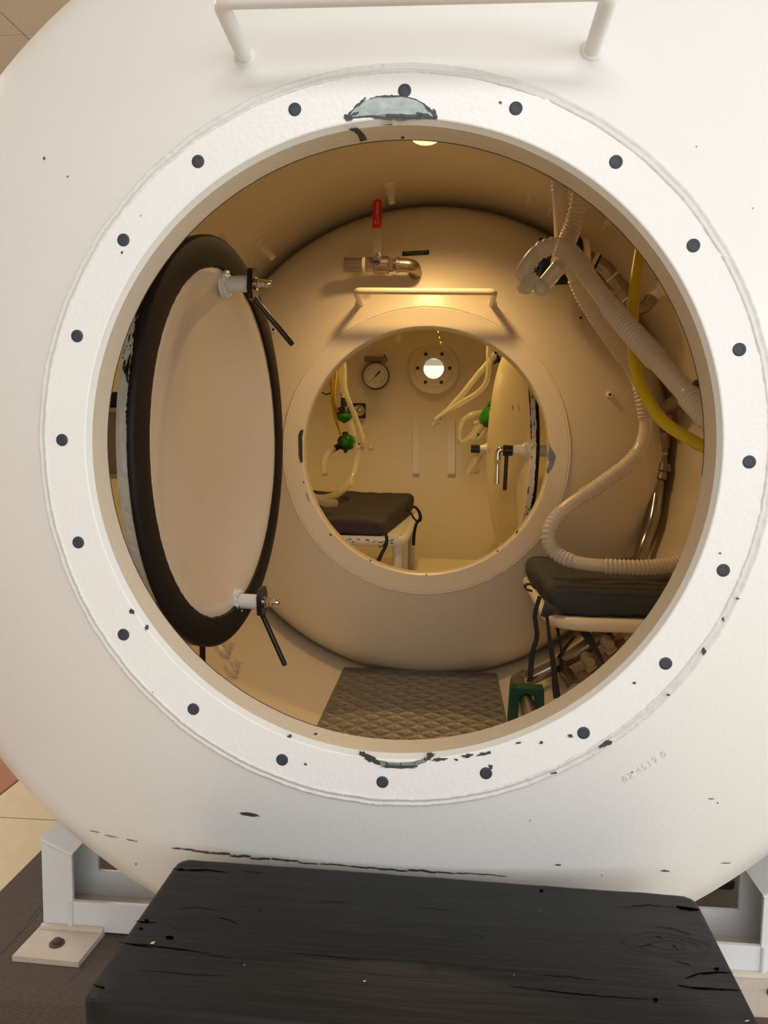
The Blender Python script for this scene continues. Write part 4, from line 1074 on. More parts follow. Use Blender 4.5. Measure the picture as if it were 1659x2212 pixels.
hose('air_hose', 'bright yellow rubber hose curving down the right side', 'hose', HP([(1404, 262, .52), (1394, 470, .52), (1382, 545, .50), (1371, 620, .47), (1367, 700, .45), (1372, 790, .43), (1392, 850, .39), (1428, 905, .35), (1475, 940, .31), (1530, 968, .27), (1600, 985, .24), (1800, 990, .24)]), 0.0092, [], M['yellow'], 20, 0.012, 0)
# Y mouthpiece manifold
yc = P(1160, 590, y=0.63); my = thing('breathing_manifold', 'translucent Y-shaped breathing connector hanging before the black silencer', 'connector', yc)
def T(name, pts, r, seg=20, lab=None, m_=None, rad=0.012):
    pts = [P(*q_[:2], y=q_[2]) if isinstance(q_, tuple) else q_ for q_ in pts]
    return obj(name, MB().tube(bent_path(pts, rad, 6) if len(pts) > 2 else [pts[0].lerp(pts[1], k / 6) for k in range(7)], r, seg), m_ or M['hose'], my, label=lab)
T('branch_tube', [(1153, 556, .62), (1131, 588, .63)], 0.0162)
T('branch_tube', [(1207, 577, .63), (1170, 622, .64)], 0.0150)
for u, v in ((1130, 589), (1170, 621)):
    obj('rounded_end', MB().sphere(P(u, v, y=.633), 0.0150, 16), M['hose'], my)
T('cross_tube', [(1132, 590, .633), (1170, 618, .633)], 0.0105)
T('outlet_tube', [(1157, 598, .633), (1141, 622, .633), (1124, 650 - 32, .633)], 0.0125, rad=0.004)
op = P(1133, 612, y=.628)
obj('outlet_spout', MB().cyl(P(1150, 594, y=.633), P(1126, 627, y=.628), 0.0140, 20, r1=0.0100), M['hose'], my)
bt_ = P(1168, 572, y=.60); bm_ = MB().sphere(bt_, 0.0048, 12, (1, .6, 1.1)); bm_.tube([P(1168, 576, y=.60), P(1162, 584, y=.60), P(1153, 580, y=.60)], 0.0014, 6)
obj('blue_clip', bm_, M['blue'], my, label='small blue clip')

# ------------------------------------------------------------------ silencer and fittings high on the right
by_ = 1.235
sl = thing('silencer', 'black cylindrical silencer with beige end plate high on the right', 'silencer', P(1200, 567, y=by_))
a_ = P(1163, 566, y=by_); b_ = P(1252, 562, y=by_); axs = (b_ - a_).normalized()
obj('body', MB().cyl(a_, b_, 0.0600, 36, ch=0.003), mat('black_mesh', (0.004, 0.006, 0.005), 0.75, bump=0.8, bscale=260, bdist=0.003), sl, label='black mesh body')
obj('end_plate', MB().cyl(b_, b_ + axs * 0.020, 0.0530, 32, ch=0.004), M['cream'], sl, label='beige end plate')
obj('cap_knob', MB().lathe([(0.012, 0), (0.024, 0.003), (0.028, 0.014), (0.024, 0.026), (0.010, 0.030), (0, 0.031)], a_, -axs, 24), M['black_metal'], sl)
fi = thing('pipe_fitting', 'brown brass pipe run with small valve, upper right by the yellow hose', 'pipe', P(1340, 615, y=by_))
def F(name, a, b, r, seg=20, m_='bronze', par=None, r1=None, y=by_, ch_=0.001):
    a = P(*a, y=y) if len(a) == 2 else V(a); b = P(*b, y=y) if len(b) == 2 else V(b)
    return obj(name, MB().cyl(a, b, r, seg, r1=r1, ch=ch_), M[m_], par or fi)
F('coupling', (1262, 558), (1279, 562), 0.0225, 8); F('lock_ring', (1279, 562), (1287, 566), 0.0245, m_='cream'); F('rubber_ring', (1286, 566), (1291, 568), 0.0225, m_='black_rubber')
def tubeP(name, l, r, rad, par, y=by_, m_='bronze', seg=22, lab=None):
    pts = [P(q_[0], q_[1], y=q_[2] if len(q_) > 2 else y) for q_ in l]
    return obj(name, MB().tube(bent_path(pts, rad, 8), r, seg), M[m_], par, label=lab)
tubeP('elbow', [(1290, 568), (1308, 578), (1322, 597)], 0.0195, 0.03, fi)
F('seal_band', (1321, 595), (1325, 600), 0.0195, m_='cream')
F('valve_body', (1325, 600), (1336, 615), 0.0190); F('valve_band', (1335, 614), (1345, 628), 0.0215); F('valve_body', (1344, 627), (1355, 642), 0.0185); F('seal_band', (1354, 641), (1357, 645), 0.0175, m_='cream')
F('valve_stem', (1340, 620), (1325, 630), 0.0080); F('stem_nut', (1327, 628), (1320, 634), 0.0105, 6, 'steel'); F('hex_end', (1357, 645), (1363, 652), 0.0175, 6)
tubeP('elbow', [(1362, 651), (1374, 668), (1394, 663), (1404, 651)], 0.0165, 0.025, fi)
F('union_ring', (1402, 654), (1410, 642), 0.0170, 24); bp_ = P(1432, 626, r=RI)
F('hex_end', (1409, 644), (1415, 638), 0.0130, 6)
obj('wall_boss', MB().lathe([(0.030, -0.005), (0.026, 0.004), (0.018, 0.009), (0.0165, 0.038), (0.015, 0.040)], bp_, P(1413, 640, y=by_) - bp_, 16), M['cream'], chamber)

# ------------------------------------------------------------------ steel drain pipe along the right wall
RR = 0.693
def W(u, v, r=RR): return P(u, v, r=r)
dp = thing('drain_pipe', 'polished steel pipe with valve running down the right wall', 'pipe', W(1425, 1000))
obj('elbow', MB().tube(bent_path([W(1440, 905), W(1441, 882), W(1462, 868, .70), P(1520, 850, r=.735)], 0.030, 8), [0.0195] * 3 + [0.0225] * 40 if False else 0.0225, 24), M['bronze'], dp)
def G(name, v0, v1, r, seg=24, m_='bronze', u0=None, u1=None, lab=None):
    f = lambda v: 1425 + (v - 950) * -0.06 + 4 if v < 1100 else 0
    return obj(name, MB().cyl(W(u0 or f(v0), v0), W(u1 or f(v1), v1), r, seg, ch=0.0012), M[m_], dp, label=lab)
G('thread_nipple', 884, 912, 0.0170); G('seal_band', 908, 914, 0.0215, m_='cream'); G('hex_end', 912, 932, 0.0225, 8); G('valve_body', 930, 966, 0.0262); G('hex_end', 964, 976, 0.0222, 8)
G('seal_band', 977, 982, 0.0212, m_='white'); G('thread_nipple', 981, 992, 0.0205, m_='darkpipe'); G('hex_end', 990, 1004, 0.0225, 8); G('union_nut', 1003, 1020, 0.0320, 6); G('hex_end', 1019, 1038, 0.0235, 8)
sp0 = W(1418, 948); sp1 = W(1396, 946, .672)
obj('valve_stem', MB().cyl(sp0, sp0.lerp(sp1, 0.9), 0.0085, 14), M['bronze'], dp); obj('stem_nut', MB().cyl(sp0.lerp(sp1, 0.85), sp0.lerp(sp1, 1.25), 0.0105, 6), M['steel'], dp)
obj('stem_washer', MB().cyl(sp0.lerp(sp1, 0.62), sp0.lerp(sp1, 0.70), 0.0185, 18), M['darkpipe'], dp)
obj('valve_lever', MB().tube([sp0.lerp(sp1, 0.66), W(1402, 930), W(1398, 924, .70)], 0.005, 8), M['darkpipe'], dp)
long_ = [W(1422, 1038), W(1418, 1070), W(1414, 1100), W(1408, 1128), W(1397, 1160), W(1384, 1200), W(1365, 1255), W(1335, 1320, .69), W(1300, 1368, .69), W(1255, 1405, .69), W(1205, 1435, .69), W(1160, 1458, .69), W(1135, 1468, .69)]
obj('long_pipe', MB().tube(smooth_path(long_, 0.02), 0.0195, 28), M['darkpipe'], dp, label='polished steel pipe')
ec = W(1118, 1470, .69)
obj('elbow', MB().tube(bent_path([long_[-1] + V((0.01, 0, 0.005)), ec, V((ec.x + 0.004, ec.y - 0.10, ec.z + 0.004))], 0.03, 8), 0.0222, 24), M['bronze'], dp, label='brass elbow at the floor')
obj('elbow_collar', MB().cyl(W(1139, 1463, .69), W(1132, 1467, .69), 0.0245, 24), M['bronze'], dp)
fp_ = V((ec.x + 0.004, ec.y - 0.07, ec.z + 0.004)); fq = V((ec.x + 0.010, 0.30, ec.z + 0.006))
obj('floor_pipe', MB().cyl(fp_, fq, 0.0178, 28), M['steel'], dp, label='grey steel pipe towards the hatch')
# green clamp round the floor pipe
gc = P(1130, 1500, y=1.12); gx0 = fp_.x + 0.003; gz0 = fp_.z
gcl = thing('pipe_clamp', 'dark green cast clamp block holding the floor pipe beside the tread plate', 'clamp', V((gx0, 1.06, gz0 - 0.05)))
arc_ = [(0.0205 * math.cos(math.radians(a_)), 0.0205 * math.sin(math.radians(a_))) for a_ in range(180, -1, -12)]
poly = [(-0.045, -0.058), (-0.0215, -0.058), (-0.0205, -0.02)] + arc_ + [(0.0205, -0.02), (0.0215, -0.058), (0.045, -0.058), (0.041, 0.034), (-0.041, 0.034)]
obj('clamp_block', MB().prism(poly, (gx0, 1.035, gz0), X_, Z_, Y_, 0.040), M['greencast'], gcl, sharp=30)
for s_ in (-1, 1): obj('clamp_bolt', MB().lathe([(0.006, 0), (0.006, 0.0012), (0, 0.0012)], (gx0 + s_ * 0.031, 1.055, gz0 + 0.034), Z_, 6), M['ink'], gcl)
obj('clamp_foot', MB().bbox((gx0 + 0.035, 1.03, gz0 - 0.056), (0.040, 0.055, 0.012), 0.002), M['bronze'], gcl)
# small tap on the lower right wall
tv = W(1225, 1455, .70); tpv = thing('drain_tap', 'small brass tap with bent lever on the wall below the bench', 'valve', tv)
d0 = W(1208, 1432, .685); d1 = W(1240, 1482, .72)
obj('tap_body', MB().tube([d0.lerp(d1, k / 10) for k in range(11)], [0.015, 0.0175, 0.0175, 0.014, 0.017, 0.019, 0.019, 0.014, 0.0165, 0.0165, 0.018], 16), M['bronze'], tpv)
obj('tap_stem', MB().cyl(d0.lerp(d1, .25), W(1198, 1442, .66), 0.008, 12), M['steel'], tpv)
obj('tap_lever', MB().ribbon([W(1206, 1452, .665), W(1204, 1444, .66), W(1212, 1436, .655), W(1208, 1418, .645), W(1216, 1405, .64), W(1240, 1376, .62)], 0.009, 0.004, V((0.8, 0.5, 0.2))), M['black_metal'], tpv)
obj('wall_boss', MB().lathe([(0.030, 0), (0.025, 0.008), (0.017, 0.012), (0.017, 0.03)], W(1245, 1492, RI), W(1225, 1455, .70) - W(1245, 1492, RI), 14), M['cream'], chamber)
# row of cream painted pipe brackets climbing the wall
for k, (u, v) in enumerate(((1273, 1435), (1316, 1398), (1352, 1366), (1384, 1338))):
    c = W(u, v, .728); d = V((-c.x, 0, -c.z)).normalized(); tt = V((-d.z, 0, d.x))
    t_ = thing('painted_bracket', ('cream painted lumpy pipe bracket, lowest of the row under the bench', 'cream painted lumpy bracket, second from the bottom under the bench', 'cream painted lumpy bracket, third from the bottom under the bench', 'cream painted lumpy bracket, topmost of the row under the bench')[k], 'bracket', c, 'painted brackets under the bench')
    mb = MB(); mb.tube(bent_path([c - tt * 0.022 + Y_ * 0.03, c - tt * 0.020 + Y_ * 0.03 + d * 0.034, c + tt * 0.018 + Y_ * 0.03 + d * 0.036, c + tt * 0.022 + Y_ * 0.03], 0.015, 6), 0.0085, 12)
    obj('bracket_loop', mb, M['cream'], t_)
    mb = MB(); mb.tube([c - tt * 0.006 - Y_ * 0.05 + d * 0.020, c - tt * 0.006 - Y_ * 0.01 + d * 0.022, c - tt * 0.004 + Y_ * 0.035 + d * 0.020], [0.013, 0.016, 0.013], 14)
    obj('nozzle', mb, M['cream'], t_)
    obj('bracket_nut', MB().lathe([(0.015, 0), (0.016, 0.003), (0.016, 0.02), (0.012, 0.024), (0, 0.024)], c + Y_ * 0.0 + tt * 0.014, d, 6), M['cream'], t_)
    obj('bracket_base', MB().bbox(c + d * 0.002, (0.03, 0.10, 0.012), 0.003, Matrix.Rotation(math.atan2(d.x, d.z), 3, 'Y')), M['cream'], t_)


# ------------------------------------------------------------------ benches and cushions
def soft_box(c8, n=14, rr=0.35, wr=0.0, seed=0, hgt=0.06, sag=0.0):
    """rounded pillow mapped into 8 corners (bottom 4 then top 4, ccw); rr = edge radius as a share of the height"""
    idx = {}; vs = []; fs = []; r_ = hgt * rr; c8 = [V(q_) for q_ in c8]
    hx = ((c8[1] - c8[0]).length + (c8[5] - c8[4]).length) / 4; hy = ((c8[3] - c8[0]).length) / 2; hz = hgt / 2
    def mp_(a, b, c):
        q_ = V((a * hx, b * hy, c * hz)); inn = V((max(-hx + r_, min(hx - r_, q_.x)), max(-hy + r_, min(hy - r_, q_.y)), max(-hz + r_, min(hz - r_, q_.z))))
        d = q_ - inn
        if d.length > 1e-9: q_ = inn + d.normalized() * r_
        a, b, c = q_.x / hx, q_.y / hy, q_.z / hz
        u, v, w = (a + 1) / 2, (b + 1) / 2, (c + 1) / 2
        bot = c8[0] * (1 - u) * (1 - v) + c8[1] * u * (1 - v) + c8[2] * u * v + c8[3] * (1 - u) * v
        top = c8[4] * (1 - u) * (1 - v) + c8[5] * u * (1 - v) + c8[6] * u * v + c8[7] * (1 - u) * v
        p = bot * (1 - w) + top * w
        if wr: p = p + V((0.3, 0.3, 1)) * wr * (mnoise.noise(V((p.x * 9, p.y * 9, p.z * 9 + seed))) + 0.5 * mnoise.noise(V((p.x * 30, p.y * 12, p.z * 30 + seed))))
        return p
    def vert(i, j, k):
        key = (i, j, k)
        if key not in idx: idx[key] = len(vs); vs.append(mp_(-1 + 2 * i / n, -1 + 2 * j / n, -1 + 2 * k / m))
        return idx[key]
    m = 8
    g = lambda t, n_: t
    for i in range(n):
        for j in range(n):
            fs.append((vert(i, j, 0), vert(i, j + 1, 0), vert(i + 1, j + 1, 0), vert(i + 1, j, 0))); fs.append((vert(i, j, m), vert(i + 1, j, m), vert(i + 1, j + 1, m), vert(i, j + 1, m)))
    for i in range(n):
        for k in range(m):
            fs.append((vert(i, 0, k), vert(i + 1, 0, k), vert(i + 1, 0, k + 1), vert(i, 0, k + 1))); fs.append((vert(i, n, k), vert(i, n, k + 1), vert(i + 1, n, k + 1), vert(i + 1, n, k)))
            fs.append((vert(0, i, k), vert(0, i, k + 1), vert(0, i + 1, k + 1), vert(0, i + 1, k))); fs.append((vert(n, i, k), vert(n, i + 1, k), vert(n, i + 1, k + 1), vert(n, i, k + 1)))
    return MB().add(vs, fs)


# right bench in the lock
BT = -0.364
bn = thing('side_bench', 'cream tubular bench frame on the right, under the grey cushion', 'bench', (0.45, 1.05, TPZ))
fl_ = P(1172, 1332, y=0.80); fl_.z = BT - 0.012
lx = P(1190, 1322, y=0.86).x - 0.004
path = bent_path([(lx, 1.31, BT - 0.012), (lx, 0.80, BT - 0.012), (0.615, 0.80, BT - 0.012)], 0.085, 14)
obj('frame_tube', MB().tube(path, 0.0150, 20), M['cream'], bn, label='rounded cream tube frame')
obj('seat_board', MB().prism([(q_.x + (0.004 if q_.y > 0.9 else 0), q_.y + 0.004) for q_ in path] + [(0.61, 1.31)], (0, 0, BT - 0.006), X_, Y_, Z_, 0.007), M['cream'], bn)
for y_ in (0.86, 1.25): obj('wall_arm', MB().cyl((lx + 0.03, y_, BT - 0.02), (0.612, y_, BT - 0.02), 0.011, 14), M['cream'], bn)
cu = thing('seat_cushion', 'dark grey cloth cushion tied onto the bench at right', 'cushion', (0.46, 1.05, BT))
cl = lx - 0.006
c8 = [(cl + 0.012, 0.800, BT), (0.625, 0.800, BT), (0.625, 1.30, BT), (cl - 0.004, 1.30, BT), (cl - 0.012, 0.822, BT + 0.068), (0.640, 0.822, BT + 0.062), (0.640, 1.315, BT + 0.060), (cl - 0.006, 1.315, BT + 0.060)]
co = obj('cover', soft_box(c8, 40, 0.38, 0.0065, 3, 0.066), M['greycloth'], cu, sharp=None)
sm = MB(); edge = []
for k in range(40):
    t = k / 39; edge.append(V((cl + 0.012 + (0.62 - cl) * t, 0.822, BT + 0.0655)))
sm.tube(edge, 0.0010, 6)
obj('seam_piping', sm, M['strap'], cu, kind='stuff')
fd = MB().add([tuple(q_) for q_ in (P(1178, 1296, y=.80), P(1200, 1312, y=.795), P(1232, 1318, y=.79), P(1200, 1326, y=.785), P(1176, 1334, y=.79), P(1168, 1330, y=.80), P(1172, 1316, y=.80))] + [tuple(q_ + V((0, 0.004, 0))) for q_ in (P(1178, 1296, y=.80), P(1200, 1312, y=.795), P(1232, 1318, y=.79), P(1200, 1326, y=.785), P(1176, 1334, y=.79), P(1168, 1330, y=.80), P(1172, 1316, y=.80))], [(0, 1, 2, 3, 4, 5, 6), (13, 12, 11, 10, 9, 8, 7)] + [(i, (i + 1) % 7, 7 + (i + 1) % 7, 7 + i) for i in range(7)])
obj('corner_flap', fd, M['greycloth'], cu, sharp=None)
def strap(par, l, wid, y, m_='strap', side=None, n_=4, th=0.0018):
    pts = [P(q_[0], q_[1], y=q_[2] if len(q_) > 2 else y) for q_ in l]
    sp_ = smooth_path(pts, 0.012)
    ww = [wid[0] + (wid[-1] - wid[0]) * i / (len(sp_) - 1) for i in range(len(sp_))] if isinstance(wid, (list, tuple)) else wid
    sd = [V((math.cos(0.5 * mnoise.noise(V((i * .18, y * 7, l[0][0])))), 0.9 * mnoise.noise(V((i * .15, 2, l[0][0]))), 0.1)) for i in range(len(sp_))] if side is None else side
    return obj('tie_strap', MB().ribbon(sp_, ww, th, sd), M[m_], par)
strap(cu, [(1166, 1288), (1156, 1325), (1158, 1352), (1160, 1375), (1152, 1405), (1147, 1440), (1145, 1472)], [0.009, 0.013], 0.84)
strap(cu, [(1181, 1326), (1185, 1362), (1189, 1395), (1195, 1430), (1199, 1470), (1203, 1508)], [0.006, 0.016], 0.80)
strap(cu, [(1200, 1325), (1205, 1362), (1211, 1395), (1215, 1417)], [0.008, 0.006], 0.86)
strap(cu, [(1241, 1374), (1228, 1392), (1216, 1412), (1209, 1425), (1212, 1440)], [0.004, 0.004], 0.90)
strap(cu, [(1252, 1345), (1270, 1375), (1288, 1405), (1304, 1434)], [0.026, 0.006], 0.85)
lo = MB(); a_ = P(1136, 1262, y=1.0); b_ = P(1156, 1272, y=1.0); lo.ribbon(smooth_path([b_, P(1146, 1262, y=1.0), P(1135, 1264, y=.99), P(1136, 1272, y=.98), P(1150, 1277, y=.98)], 0.006), 0.009, 0.002, V((0, 1, 0.3))); obj('tie_loop', lo, M['strap'], cu)

# bench in the far compartment
B2 = -0.345
fb = thing('side_bench', 'white chipped bench frame in the far compartment, under the violet cushion', 'bench', (-0.4, 2.3, -0.535))
nr = P(858, 1170, y=1.70); fr_ = P(893, 1112, y=2.62); zb = nr.z
pts = bent_path([(-0.62, 1.70, zb), (nr.x + 0.018, 1.70, zb), (fr_.x + 0.012, 2.62, zb)], 0.05, 10)
obj('frame_tube', MB().tube(pts, 0.0170, 18), M['white'], fb, label='white tube frame with chips')
obj('seat_board', MB().prism([(-0.62, 1.69), (nr.x + 0.005, 1.69), (fr_.x, 2.65), (-0.62, 2.65)], (0, 0, zb + 0.008), X_, Y_, Z_, 0.010), M['white'], fb)
for x_, y_ in ((nr.x, 1.74), (nr.x + 0.012, 1.86), (fr_.x, 2.45), (-0.42, 1.74)):
    zl = -0.535 if abs(x_) < .45 else -0.5
    obj('leg', MB().cyl((x_, y_, zl), (x_, y_, zb), 0.0170, 16), M['white'], fb)
obj('weld_gusset', MB().cyl((nr.x, 1.74, zb - 0.035), (nr.x, 1.74, zb - 0.012), 0.0215, 16), M['white'], fb)
cm = MB()
for k in range(16):
    x_ = nr.x - 0.005 - 0.17 * random.random(); c = V((x_, 1.6835 , zb + random.uniform(-0.004, 0.009)))
    blob(cm, [c + V((math.cos(t_) * random.uniform(.003, .010), 0, math.sin(t_) * random.uniform(.0008, .0022))) for t_ in [i * PI / 4 for i in range(8)]], None, 0.0006, 0, k)
obj('paint_chips', cm, M['primer'], fb, sharp=None, kind='stuff')
vc = thing('seat_cushion', 'crumpled dark violet cushion on the white bench in the far compartment', 'cushion', (-0.4, 2.2, zb + 0.018))
t0 = P(829, 1124, y=1.69); t1 = P(897, 1064, y=2.60); z0 = zb + 0.020
b0 = P(832, 1155, y=1.68); b1 = P(893, 1092, y=2.58)
c8 = [(-0.615, 1.68, z0), (b0.x, 1.68, z0), (b1.x, 2.60, z0), (-0.615, 2.60, z0), (-0.635, 1.70, t0.z + 0.012), (t0.x, 1.70, t0.z), (t1.x, 2.62, t1.z), (-0.63, 2.62, t1.z + 0.004)]
obj('cover', soft_box(c8, 30, 0.30, 0.008, 9, 0.075), M['purplecloth'], vc, sharp=None)
strap(vc, [(832, 1152), (836, 1166), (833, 1180), (825, 1195), (817, 1212)], [0.010, 0.014], 1.66, 'navy')
strap(vc, [(836, 1158), (831, 1176), (822, 1182), (818, 1180)], [0.006, 0.006], 1.655, 'navy')
strap(vc, [(893, 1094), (902, 1100), (908, 1118), (900, 1130), (895, 1150), (893, 1178)], [0.010, 0.013], 2.10, 'navy')
strap(vc, [(878, 1098), (888, 1110), (897, 1123), (906, 1128), (910, 1118), (906, 1104), (898, 1096)], [0.008, 0.007], 2.09, 'navy')

# ------------------------------------------------------------------ fittings in the far compartment
gp = P3(812, 812, 0.045); gg = thing('pressure_gauge', 'round white dial pressure gauge on the far wall, left of the porthole', 'gauge', gp)
GR = 0.0680
obj('case', MB().lathe([(GR * .93, 0.055), (GR * .95, 0.004), (GR, 0.002), (GR, -0.006), (GR * .95, -0.008), (GR * .88, -0.006), (GR * .86, -0.001), (GR * .5, -0.001), (0, -0.001), (0, 0.055)], gp, Y_, 48, caps=False), mat('gauge_case_metal', (0.20, 0.17, 0.12), 0.3, 0.9), gg)
dl = obj('dial', MB().cyl(gp + V((0, -0.0025, 0)), gp + V((0, 0.001, 0)), GR * .88, 48), M['dial'], gg)
tk = MB()
for k in range(51):
    a_ = math.radians(225 - 270 * k / 50); L_ = 0.0055 if k % 5 == 0 else 0.003; r0_ = GR * .68
    c = gp + V((math.cos(a_) * (r0_ + L_ / 2), -0.0030, math.sin(a_) * (r0_ + L_ / 2))); d_ = V((math.cos(a_), 0, math.sin(a_))); e_ = V((-math.sin(a_), 0, math.cos(a_)))
    w_ = 0.0006 if k % 5 == 0 else 0.00035
    tk.add([c - d_ * L_ / 2 - e_ * w_, c + d_ * L_ / 2 - e_ * w_, c + d_ * L_ / 2 + e_ * w_, c - d_ * L_ / 2 + e_ * w_], [(0, 1, 2, 3)])
ar = [gp + V((math.cos(math.radians(225 - 270 * k / 60)) * GR * .68, -0.0030, math.sin(math.radians(225 - 270 * k / 60)) * GR * .68)) for k in range(61)]
tk.tube(ar, 0.0004, 4)
obj('scale_marks', tk, M['ink'], gg, sharp=None, kind='stuff')
for k in range(6):
    a_ = math.radians(225 - 270 * k / 5); put_text('numeral', str(k * 2), 0.0105, gp + V((math.cos(a_) * GR * .50, -0.0028, math.sin(a_) * GR * .50)), X_, Z_, M['ink'], gg, 0.0002)
put_text('unit_mark', 'bar', 0.0085, gp + V((0.0, -0.0028, -0.030)), X_, Z_, M['ink'], gg, 0.0002)
na = math.radians(228); hub = gp + V((0.008, -0.0042, 0.010)); hub = gp + V((0, -0.0042, 0))
nd = MB(); tip = hub + V((math.cos(na), 0, math.sin(na))) * GR * .72; tail = hub - V((math.cos(na), 0, math.sin(na))) * GR * .38; pe_ = V((-math.sin(na), 0, math.cos(na)))
nd.add([tip, hub + pe_ * 0.0016, tail + pe_ * 0.006, tail - V((math.cos(na), 0, math.sin(na))) * 0.006, tail - pe_ * 0.006, hub - pe_ * 0.0016], [(0, 1, 2, 3, 4, 5)]); nd.cyl(hub + V((0, .001, 0)), hub + V((0, -0.002, 0)), 0.0042, 14)
obj('needle', nd, M['ink'], gg, label='black pointer')
bk = MB(); bp0 = gp + V((0, 0.01, GR + 0.012)); bk.box(bp0, (0.108, 0.035, 0.020)); obj('bracket', bk, mat('bracket_metal', (0.22, 0.18, 0.11), 0.4, 0.8), gg)
for s_ in (-1, 1):
    obj('bracket_screw', MB().cyl(bp0 + V((s_ * 0.042, -0.017, 0.0)), bp0 + V((s_ * 0.042, -0.023, 0.0)), 0.004, 10), M['chain'], gg)
    obj('bracket_tab', MB().box(bp0 + V((s_ * 0.036, -0.01, -0.014)), (0.012, 0.012, 0.022)), M['bronze'], gg)
obj('bracket_stud', MB().cyl(bp0 + V((0.043, 0, 0.008)), bp0 + V((0.040, 0, 0.026)), 0.0025, 8), M['ink'], gg)

# dark plate with two chrome fan grilles
kp = P3(767, 887, 0.03); a_ = P3(742, 874, 0.03); kx0, kx1 = P(737, 887, y=kp.y).x, P(789, 887, y=kp.y).x; kz1, kz0 = P(767, 871, y=kp.y).z, P(767, 903, y=kp.y).z
kt = thing('outlet_plate', 'dark rectangular outlet plate with round chrome grilles on the far wall', 'plate', kp)
obj('backing', MB().bbox(((kx0 + kx1) / 2, kp.y + 0.02, (kz0 + kz1) / 2), (kx1 - kx0, 0.045, kz1 - kz0), 0.002), M['black_metal'], kt)
for u in (776, 751):
    c = P(u, 887, y=kp.y - 0.004)
    g_ = obj('grille', MB().lathe([(0.029, 0.003), (0.029, -0.003), (0.026, -0.006), (0.012, -0.003), (0.005, -0.007), (0, -0.008)], c, Y_, 32, caps=False), M['steel'], kt, label='round chrome grille')
    for k in range(8):
        th = k * PI / 4 + .3; d_ = V((math.cos(th), 0, math.sin(th)))
        obj('vane', MB().add([c + d_ * 0.006 + V((0, -0.006, 0)), c + d_ * 0.025 + V((0, -0.0075, 0)), c + V((math.cos(th + .35), 0, math.sin(th + .35))) * 0.025 + V((0, -0.004, 0))], [(0, 1, 2)]), M['bright_steel'], g_, sharp=None)

# yellow supply tubes and regulators on the left
def regulator(c, nrm, lab, r=0.034, spout=None):
    t = thing('demand_regulator', lab, 'regulator', c, 'green and black breathing regulators'); n_ = V(nrm).normalized(); u_, w_, _ = frame(n_)
    obj('black_body', MB().lathe([(r * .7, -0.030), (r * .95, -0.026), (r * 1.02, -0.004), (r * 1.02, 0.004), (r * .95, 0.006)], c, n_, 28), M['black_metal'], t, label='black plastic body')
    obj('green_cover', MB().lathe([(r, 0.003), (r * .98, 0.012), (r * .80, 0.022), (r * .45, 0.029), (r * .2, 0.031), (0, 0.031)], c, n_, 28), M['greenplastic'], t, label='glossy green cover')
    obj('inlet_block', MB().bbox(c - n_ * 0.012 + V((0.0, 0, r * .95)), (0.024, 0.024, 0.026), 0.004), M['black_metal'], t)
    obj('purge_knob', MB().cyl(c - n_ * 0.010 - V((0, 0, r * .9)), c - n_ * 0.010 - V((0, 0, r * 1.3)), 0.008, 12), M['black_metal'], t)
    if spout is not None:
        obj('mouth_spout', MB().cyl(c - n_ * 0.012 + V(spout) * r * .8, c - n_ * 0.012 + V(spout) * r * 1.75, 0.013, 16), M['black_metal'], t)
        obj('spout_cuff', MB().cyl(c - n_ * 0.012 + V(spout) * r * 1.7, c - n_ * 0.012 + V(spout) * r * 2.4, 0.0128, 16), M['silver'], t, label='grey cuff')
    return t


YR = 2.35
regulator(P(750, 955, y=YR), (0.75, -0.65, 0.12), 'green and black breathing regulator hanging lower left', 0.034, V((-0.85, 0, -0.5)).normalized())
regulator(P(744, 896, y=YR + 0.02), (0.1, -0.25, -0.96), 'green and black breathing regulator hanging upper left, face down', 0.034, V((-0.05, 0, 1)))
hose('supply_tube', 'amber tube feeding the lower left regulator', 'hose', HP([(718, 770, YR), (717, 820, YR), (718, 860, YR), (724, 900, YR - .01), (733, 928, YR), (738, 942, YR)]), 0.0062, [], M['amber'], 12, 0.014, 0)
hose('supply_tube', 'amber tube feeding the upper left regulator', 'hose', HP([(724, 770, YR - .05), (726, 810, YR - .05), (722, 850, YR - .05), (724, 878, YR - .03), (730, 890, YR)]), 0.0062, [], M['amber'], 12, 0.014, 0)
C_ = M['clearhose']
hose('clear_hose', 'clear ribbed hose hanging past the chrome grille on the left', 'hose', HP([(741, 740, 2.3), (743, 800, 2.3), (745, 840, 2.3), (757, 875, 2.3), (771, 910, 2.3), (783, 945, 2.3), (786, 966, 2.3)]), 0.0110, [(0.2, 0.5)], C_, 14, 0.007, 0.12)
hose('clear_hose', 'wide clear hose hanging behind the amber tubes on the left', 'hose', HP([(730, 760, 2.45), (734, 810, 2.45), (744, 860, 2.45), (756, 910, 2.45), (766, 945, 2.45)]), 0.0150, [], C_, 14, 0.01, 0)
hose('clear_hose', 'clear hose sweeping from the mouthpiece down to the violet cushion', 'hose', HP([(772, 966, 2.28), (770, 1000, 2.25), (758, 1035, 2.2), (735, 1062, 2.1), (708, 1075, 2.0), (680, 1076, 1.9), (660, 1070, 1.8)]), 0.0150, [], C_, 16, 0.01, 0)
hose('clear_hose', 'short pale hose end lying on the violet cushion', 'hose', HP([(660, 1065, 1.66), (690, 1080, 1.70), (705, 1087, 1.74), (724, 1087, 1.80)]), 0.0135, [], C_, 16, 0.01, 0)
hose('clear_hose', 'clear hose curling down from the lower left regulator', 'hose', HP([(721, 968, 2.34), (708, 980, 2.32), (699, 1000, 2.3), (701, 1026, 2.28)]), 0.0135, [], C_, 14, 0.01, 0)
mp2 = thing('breathing_manifold', 'small clear mouthpiece joint at the left between clear hoses', 'connector', P(780, 966, y=2.28))
